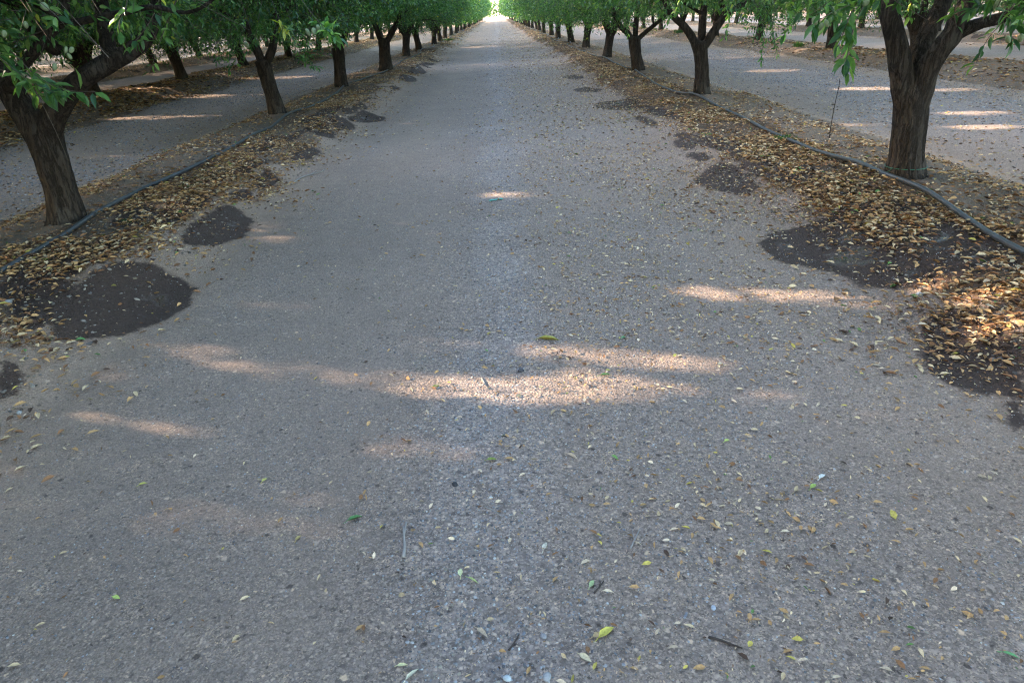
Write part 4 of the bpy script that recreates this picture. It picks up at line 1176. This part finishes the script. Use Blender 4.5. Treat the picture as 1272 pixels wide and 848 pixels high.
M_TW2 = simple_material('weathered_twig', (.26, .225, .20), .85, .3, 60)
M_TW3 = simple_material('dark_twig', (.05, .035, .028), .85, .3, 60)
def twig(pxs, r0, label, mat=M_TW2, side=True, seed=0):
    r = np.random.RandomState(seed+40)
    P = np.array([on_ground(*q) for q in pxs]); P[:, 2] = height(P[:, 0], P[:, 1])+r0*1.1
    b = P[0].copy()
    V, F = tube(P-b, np.linspace(r0, r0*.5, len(P)), .012, 7, .12, seed)
    mb = MB(); mb.add(V, F)
    if side:
        k = len(P)//2; q = P[k]-b; e = q+(P[-1]-P[0])*.22+np.array([r.normal()*.015, r.normal()*.015, .012])
        V, F = tube([q, (q+e)/2, e], [r0*.6, r0*.45, r0*.25], .012, 6); mb.add(V, F)
    o = link('twig', mb.mesh('twig', [mat])); o.location = b
    tag(o, label, 'twig', 'fallen twigs on the lane')
twig([(501, 693), (503, 680), (502, 668), (505, 650)], .006, 'straight grey twig lying lengthwise left of the lane centre', seed=1)
twig([(632, 808), (638, 800), (645, 788)], .003, 'thin dark twig slanting near the bottom of the lane', M_TW3, seed=2)
twig([(880, 792), (895, 796), (908, 801), (922, 806)], .004, 'thin dark twig lying crosswise at the lower right of the lane', M_TW3, seed=3)
twig([(783, 682), (788, 672), (795, 657)], .0035, 'short grey twig slanting right of the lane centre', seed=4)
twig([(738, 737), (744, 730), (750, 722)], .003, 'short dark twig beside the greyish green leaf', M_TW3, seed=5)
twig([(602, 630), (612, 634), (622, 641)], .003, 'thin brown twig on the lane centre below the black stone', seed=6)
twig([(362, 230), (374, 222), (386, 218), (398, 215), (403, 212)], .009, 'long grey branch on the dusty verge beside the left berm', seed=7)
twig([(598, 470), (602, 477), (606, 483)], .004, 'pale twig crossing the broad sunlit streak', seed=8)
twig([(1118, 780), (1112, 774), (1108, 766)], .003, 'curved grey twig at the lower right of the lane', seed=9) if False else None

# dead sticks hanging or standing by the nearest right tree
def stick(pts, r0, label, knobs=0, seed=0):
    P = np.array(pts); b = P[0].copy(); r = np.random.RandomState(seed)
    mb = MB(); V, F = tube(P-b, np.linspace(r0, r0*.5, len(P)), .02, 6, .15, seed); mb.add(V, F)
    C, _ = resample(P-b, np.ones(len(P)), .02)
    for i in range(knobs):
        q = C[r.randint(len(C))]; d = r.normal(size=3)*.008
        V, F = tube([q, q+d, q+d*1.6], [r0*1.1, r0*1.2, r0*.4], .01, 5); mb.add(V, F)
    o = link('stick', mb.mesh('stick', [M_TW3])); o.location = b
    tag(o, label, 'stick', 'thin dead sticks near the nearest right tree')
g0 = on_ground(1030, 172)
stick([g0-np.array([0, 0, .02]), at(1033, 152, g0[1]-.02), at(1037, 130, g0[1]-.05), at(1042, 108, g0[1]-.08), at(1043, 98, g0[1]-.1)], .0055, 'thin dark stick standing in the berm under the drooping leaves', 12, 1)

# green twine round the nearest right trunk, tied to the hose
def twine():
    b = np.array(TREES[(1, 0)].location)
    t0 = on_ground(1100, 217)+np.array([0, 0, .03])
    pl = at(1112, 213, b[1]-.17); pr = at(1146, 207, b[1]-.06)
    ctr = np.array([b[0], b[1], 0])
    th = np.linspace(0, 2*np.pi, 40)
    rad = .150
    ring = [np.array([b[0]+rad*math.cos(a), b[1]+rad*math.sin(a), (pl[2]+pr[2])/2+(pr[2]-pl[2])*.5*math.cos(a)]) for a in th]
    mb = MB()
    V, F = tube(np.array(ring)-b, np.full(40, .0028), .03, 6); mb.add(V, F)
    s = ring[22]
    V, F = tube(np.array([t0, (t0+s)/2+np.array([0, 0, -.005]), s])-b, [.0026]*3, .03, 6); mb.add(V, F)
    o = link('twine', mb.mesh('twine', [simple_material('green_twine', (.025, .13, .08), .6)])); o.location = b
    tag(o, 'green plastic twine tied round the foot of the nearest right tree', 'twine')
twine()
def scrap():
    P = np.array([on_ground(608, 250), on_ground(616, 248.5), on_ground(625, 247.5)]); P[:, 2] += .006
    b = P[0].copy(); P = P-b
    n = len(P)
    C, _ = resample(P, np.ones(3), .02)
    w = np.array([0, .022, 0])
    zz = .004*np.sin(np.arange(len(C))*1.7)[:, None]*np.array([0, 0, 1])
    top = np.vstack([C+w+zz, C-w+zz*.4]); V = np.vstack([top+np.array([0, 0, .001]), top])
    m = len(C); i = np.arange(m-1); k = 2*m
    F = np.concatenate([np.stack([i, m+i, m+i+1, i+1], -1), np.stack([k+i, k+i+1, k+m+i+1, k+m+i], -1), np.stack([i, i+1, k+i+1, k+i], -1), np.stack([m+i, k+m+i, k+m+i+1, m+i+1], -1)])
    me = mk_mesh('plastic_strip', V, [F], [simple_material('teal_plastic', (.02, .27, .20), .5)])
    o = link('plastic_strip', me); o.location = b
    tag(o, 'torn teal plastic strip lying on the middle of the gravel lane', 'plastic strip')
scrap()

# weeds
def weed(px, py, hpx, n, label, seed=0, wide=1.0):
    r = np.random.RandomState(seed+77)
    b = on_ground(px, py); d = project(b[None])[2][0]; h = hpx*d/FPX
    N = n
    pos = np.stack([r.normal(0, .35*h*wide, N), r.normal(0, .35*h*wide, N), r.uniform(0, .3*h, N)], -1)
    dr = nrm(np.stack([r.normal(0, .5*wide, N), r.normal(0, .5*wide, N), r.uniform(.4, 1.2, N)], -1))
    l = r.uniform(.4, .9, N)*h
    c = np.array([(.045, .10, .028)])*r.uniform(.7, 1.5, (N, 1))
    V, F, c = leaf_batch(pos, dr, r.normal(size=(N, 3)), l, l*.16, c, 4)
    mb = MB(); mb.add(V, F, c)
    o = link('weed', mb.mesh('weed', [M_LEAF])); o.location = b
    tag(o, label, 'weed', 'small green weeds on the berms')
weed(158, 276, 6, 110, 'low green weed patch between the nearest left tree and its damp soil', 1, 1.8)
weed(972, 174, 9, 120, 'low green weed beside the right hose, left of the nearest right tree', 2, 1.8)
weed(1010, 193, 6, 70, 'tiny weed tuft touching the right hose', 3, 1.8)
weed(1215, 275, 7, 120, 'dark green weed tuft right of the nearest right tree', 4, 2.0)
weed(992, 58, 8, 160, 'pale grass tuft on the berm of the second row on the right', 5)
weed(558, 52, 4, 220, 'light green weed patch on the left berm far down the lane', 6, 2.5)
weed(843, 42, 6, 160, 'leafy sucker on the berm behind the second right tree', 7)

# ------------------------------------------------------------------ light, sky, camera
w = bpy.data.worlds.new('World'); SC.world = w; w.use_nodes = True
nt = w.node_tree; bg = nt.nodes['Background']
sky = nt.nodes.new('ShaderNodeTexSky'); sky.sky_type = 'NISHITA'; sky.sun_disc = False
sky.sun_elevation = SUN_EL; sky.sun_rotation = -SUN_AZ % (2*math.pi); sky.air_density = 1.0; sky.dust_density = 1.5; sky.altitude = 50
nt.links.new(sky.outputs[0], bg.inputs[0]); bg.inputs[1].default_value = .15
sl = bpy.data.lights.new('sun', 'SUN'); sl.energy = 2.0; sl.angle = R(.5); sl.color = (1, .83, .64)
so = bpy.data.objects.new('sun', sl); COL.objects.link(so)
so.rotation_euler = Vector(SUN).to_track_quat('Z', 'Y').to_euler(); so.location = (-20, 10, 20)

cd = bpy.data.cameras.new('camera'); cam = bpy.data.objects.new('camera', cd); COL.objects.link(cam)
cd.sensor_width = 36; cd.lens = 24; cd.clip_end = 3000; cd.clip_start = .05
mw = Matrix(((CR[0], CU[0], -CF[0], CP[0]), (CR[1], CU[1], -CF[1], CP[1]), (CR[2], CU[2], -CF[2], CP[2]), (0, 0, 0, 1)))
cam.matrix_world = mw
SC.camera = cam
vs = SC.view_settings
vs.view_transform = 'Standard'; vs.look = 'None'; vs.gamma = 1; vs.exposure = 3.68; vs.use_curve_mapping = False
SC.render.engine = 'CYCLES'
cy = SC.cycles
cy.max_bounces = 6; cy.diffuse_bounces = 4; cy.glossy_bounces = 2; cy.transmission_bounces = 3; cy.transparent_max_bounces = 4
cy.caustics_reflective = False; cy.caustics_refractive = False
cy.use_denoising = True
try: cy.denoising_prefilter = 'NONE'
except Exception: pass
cy.filter_width = 1.15
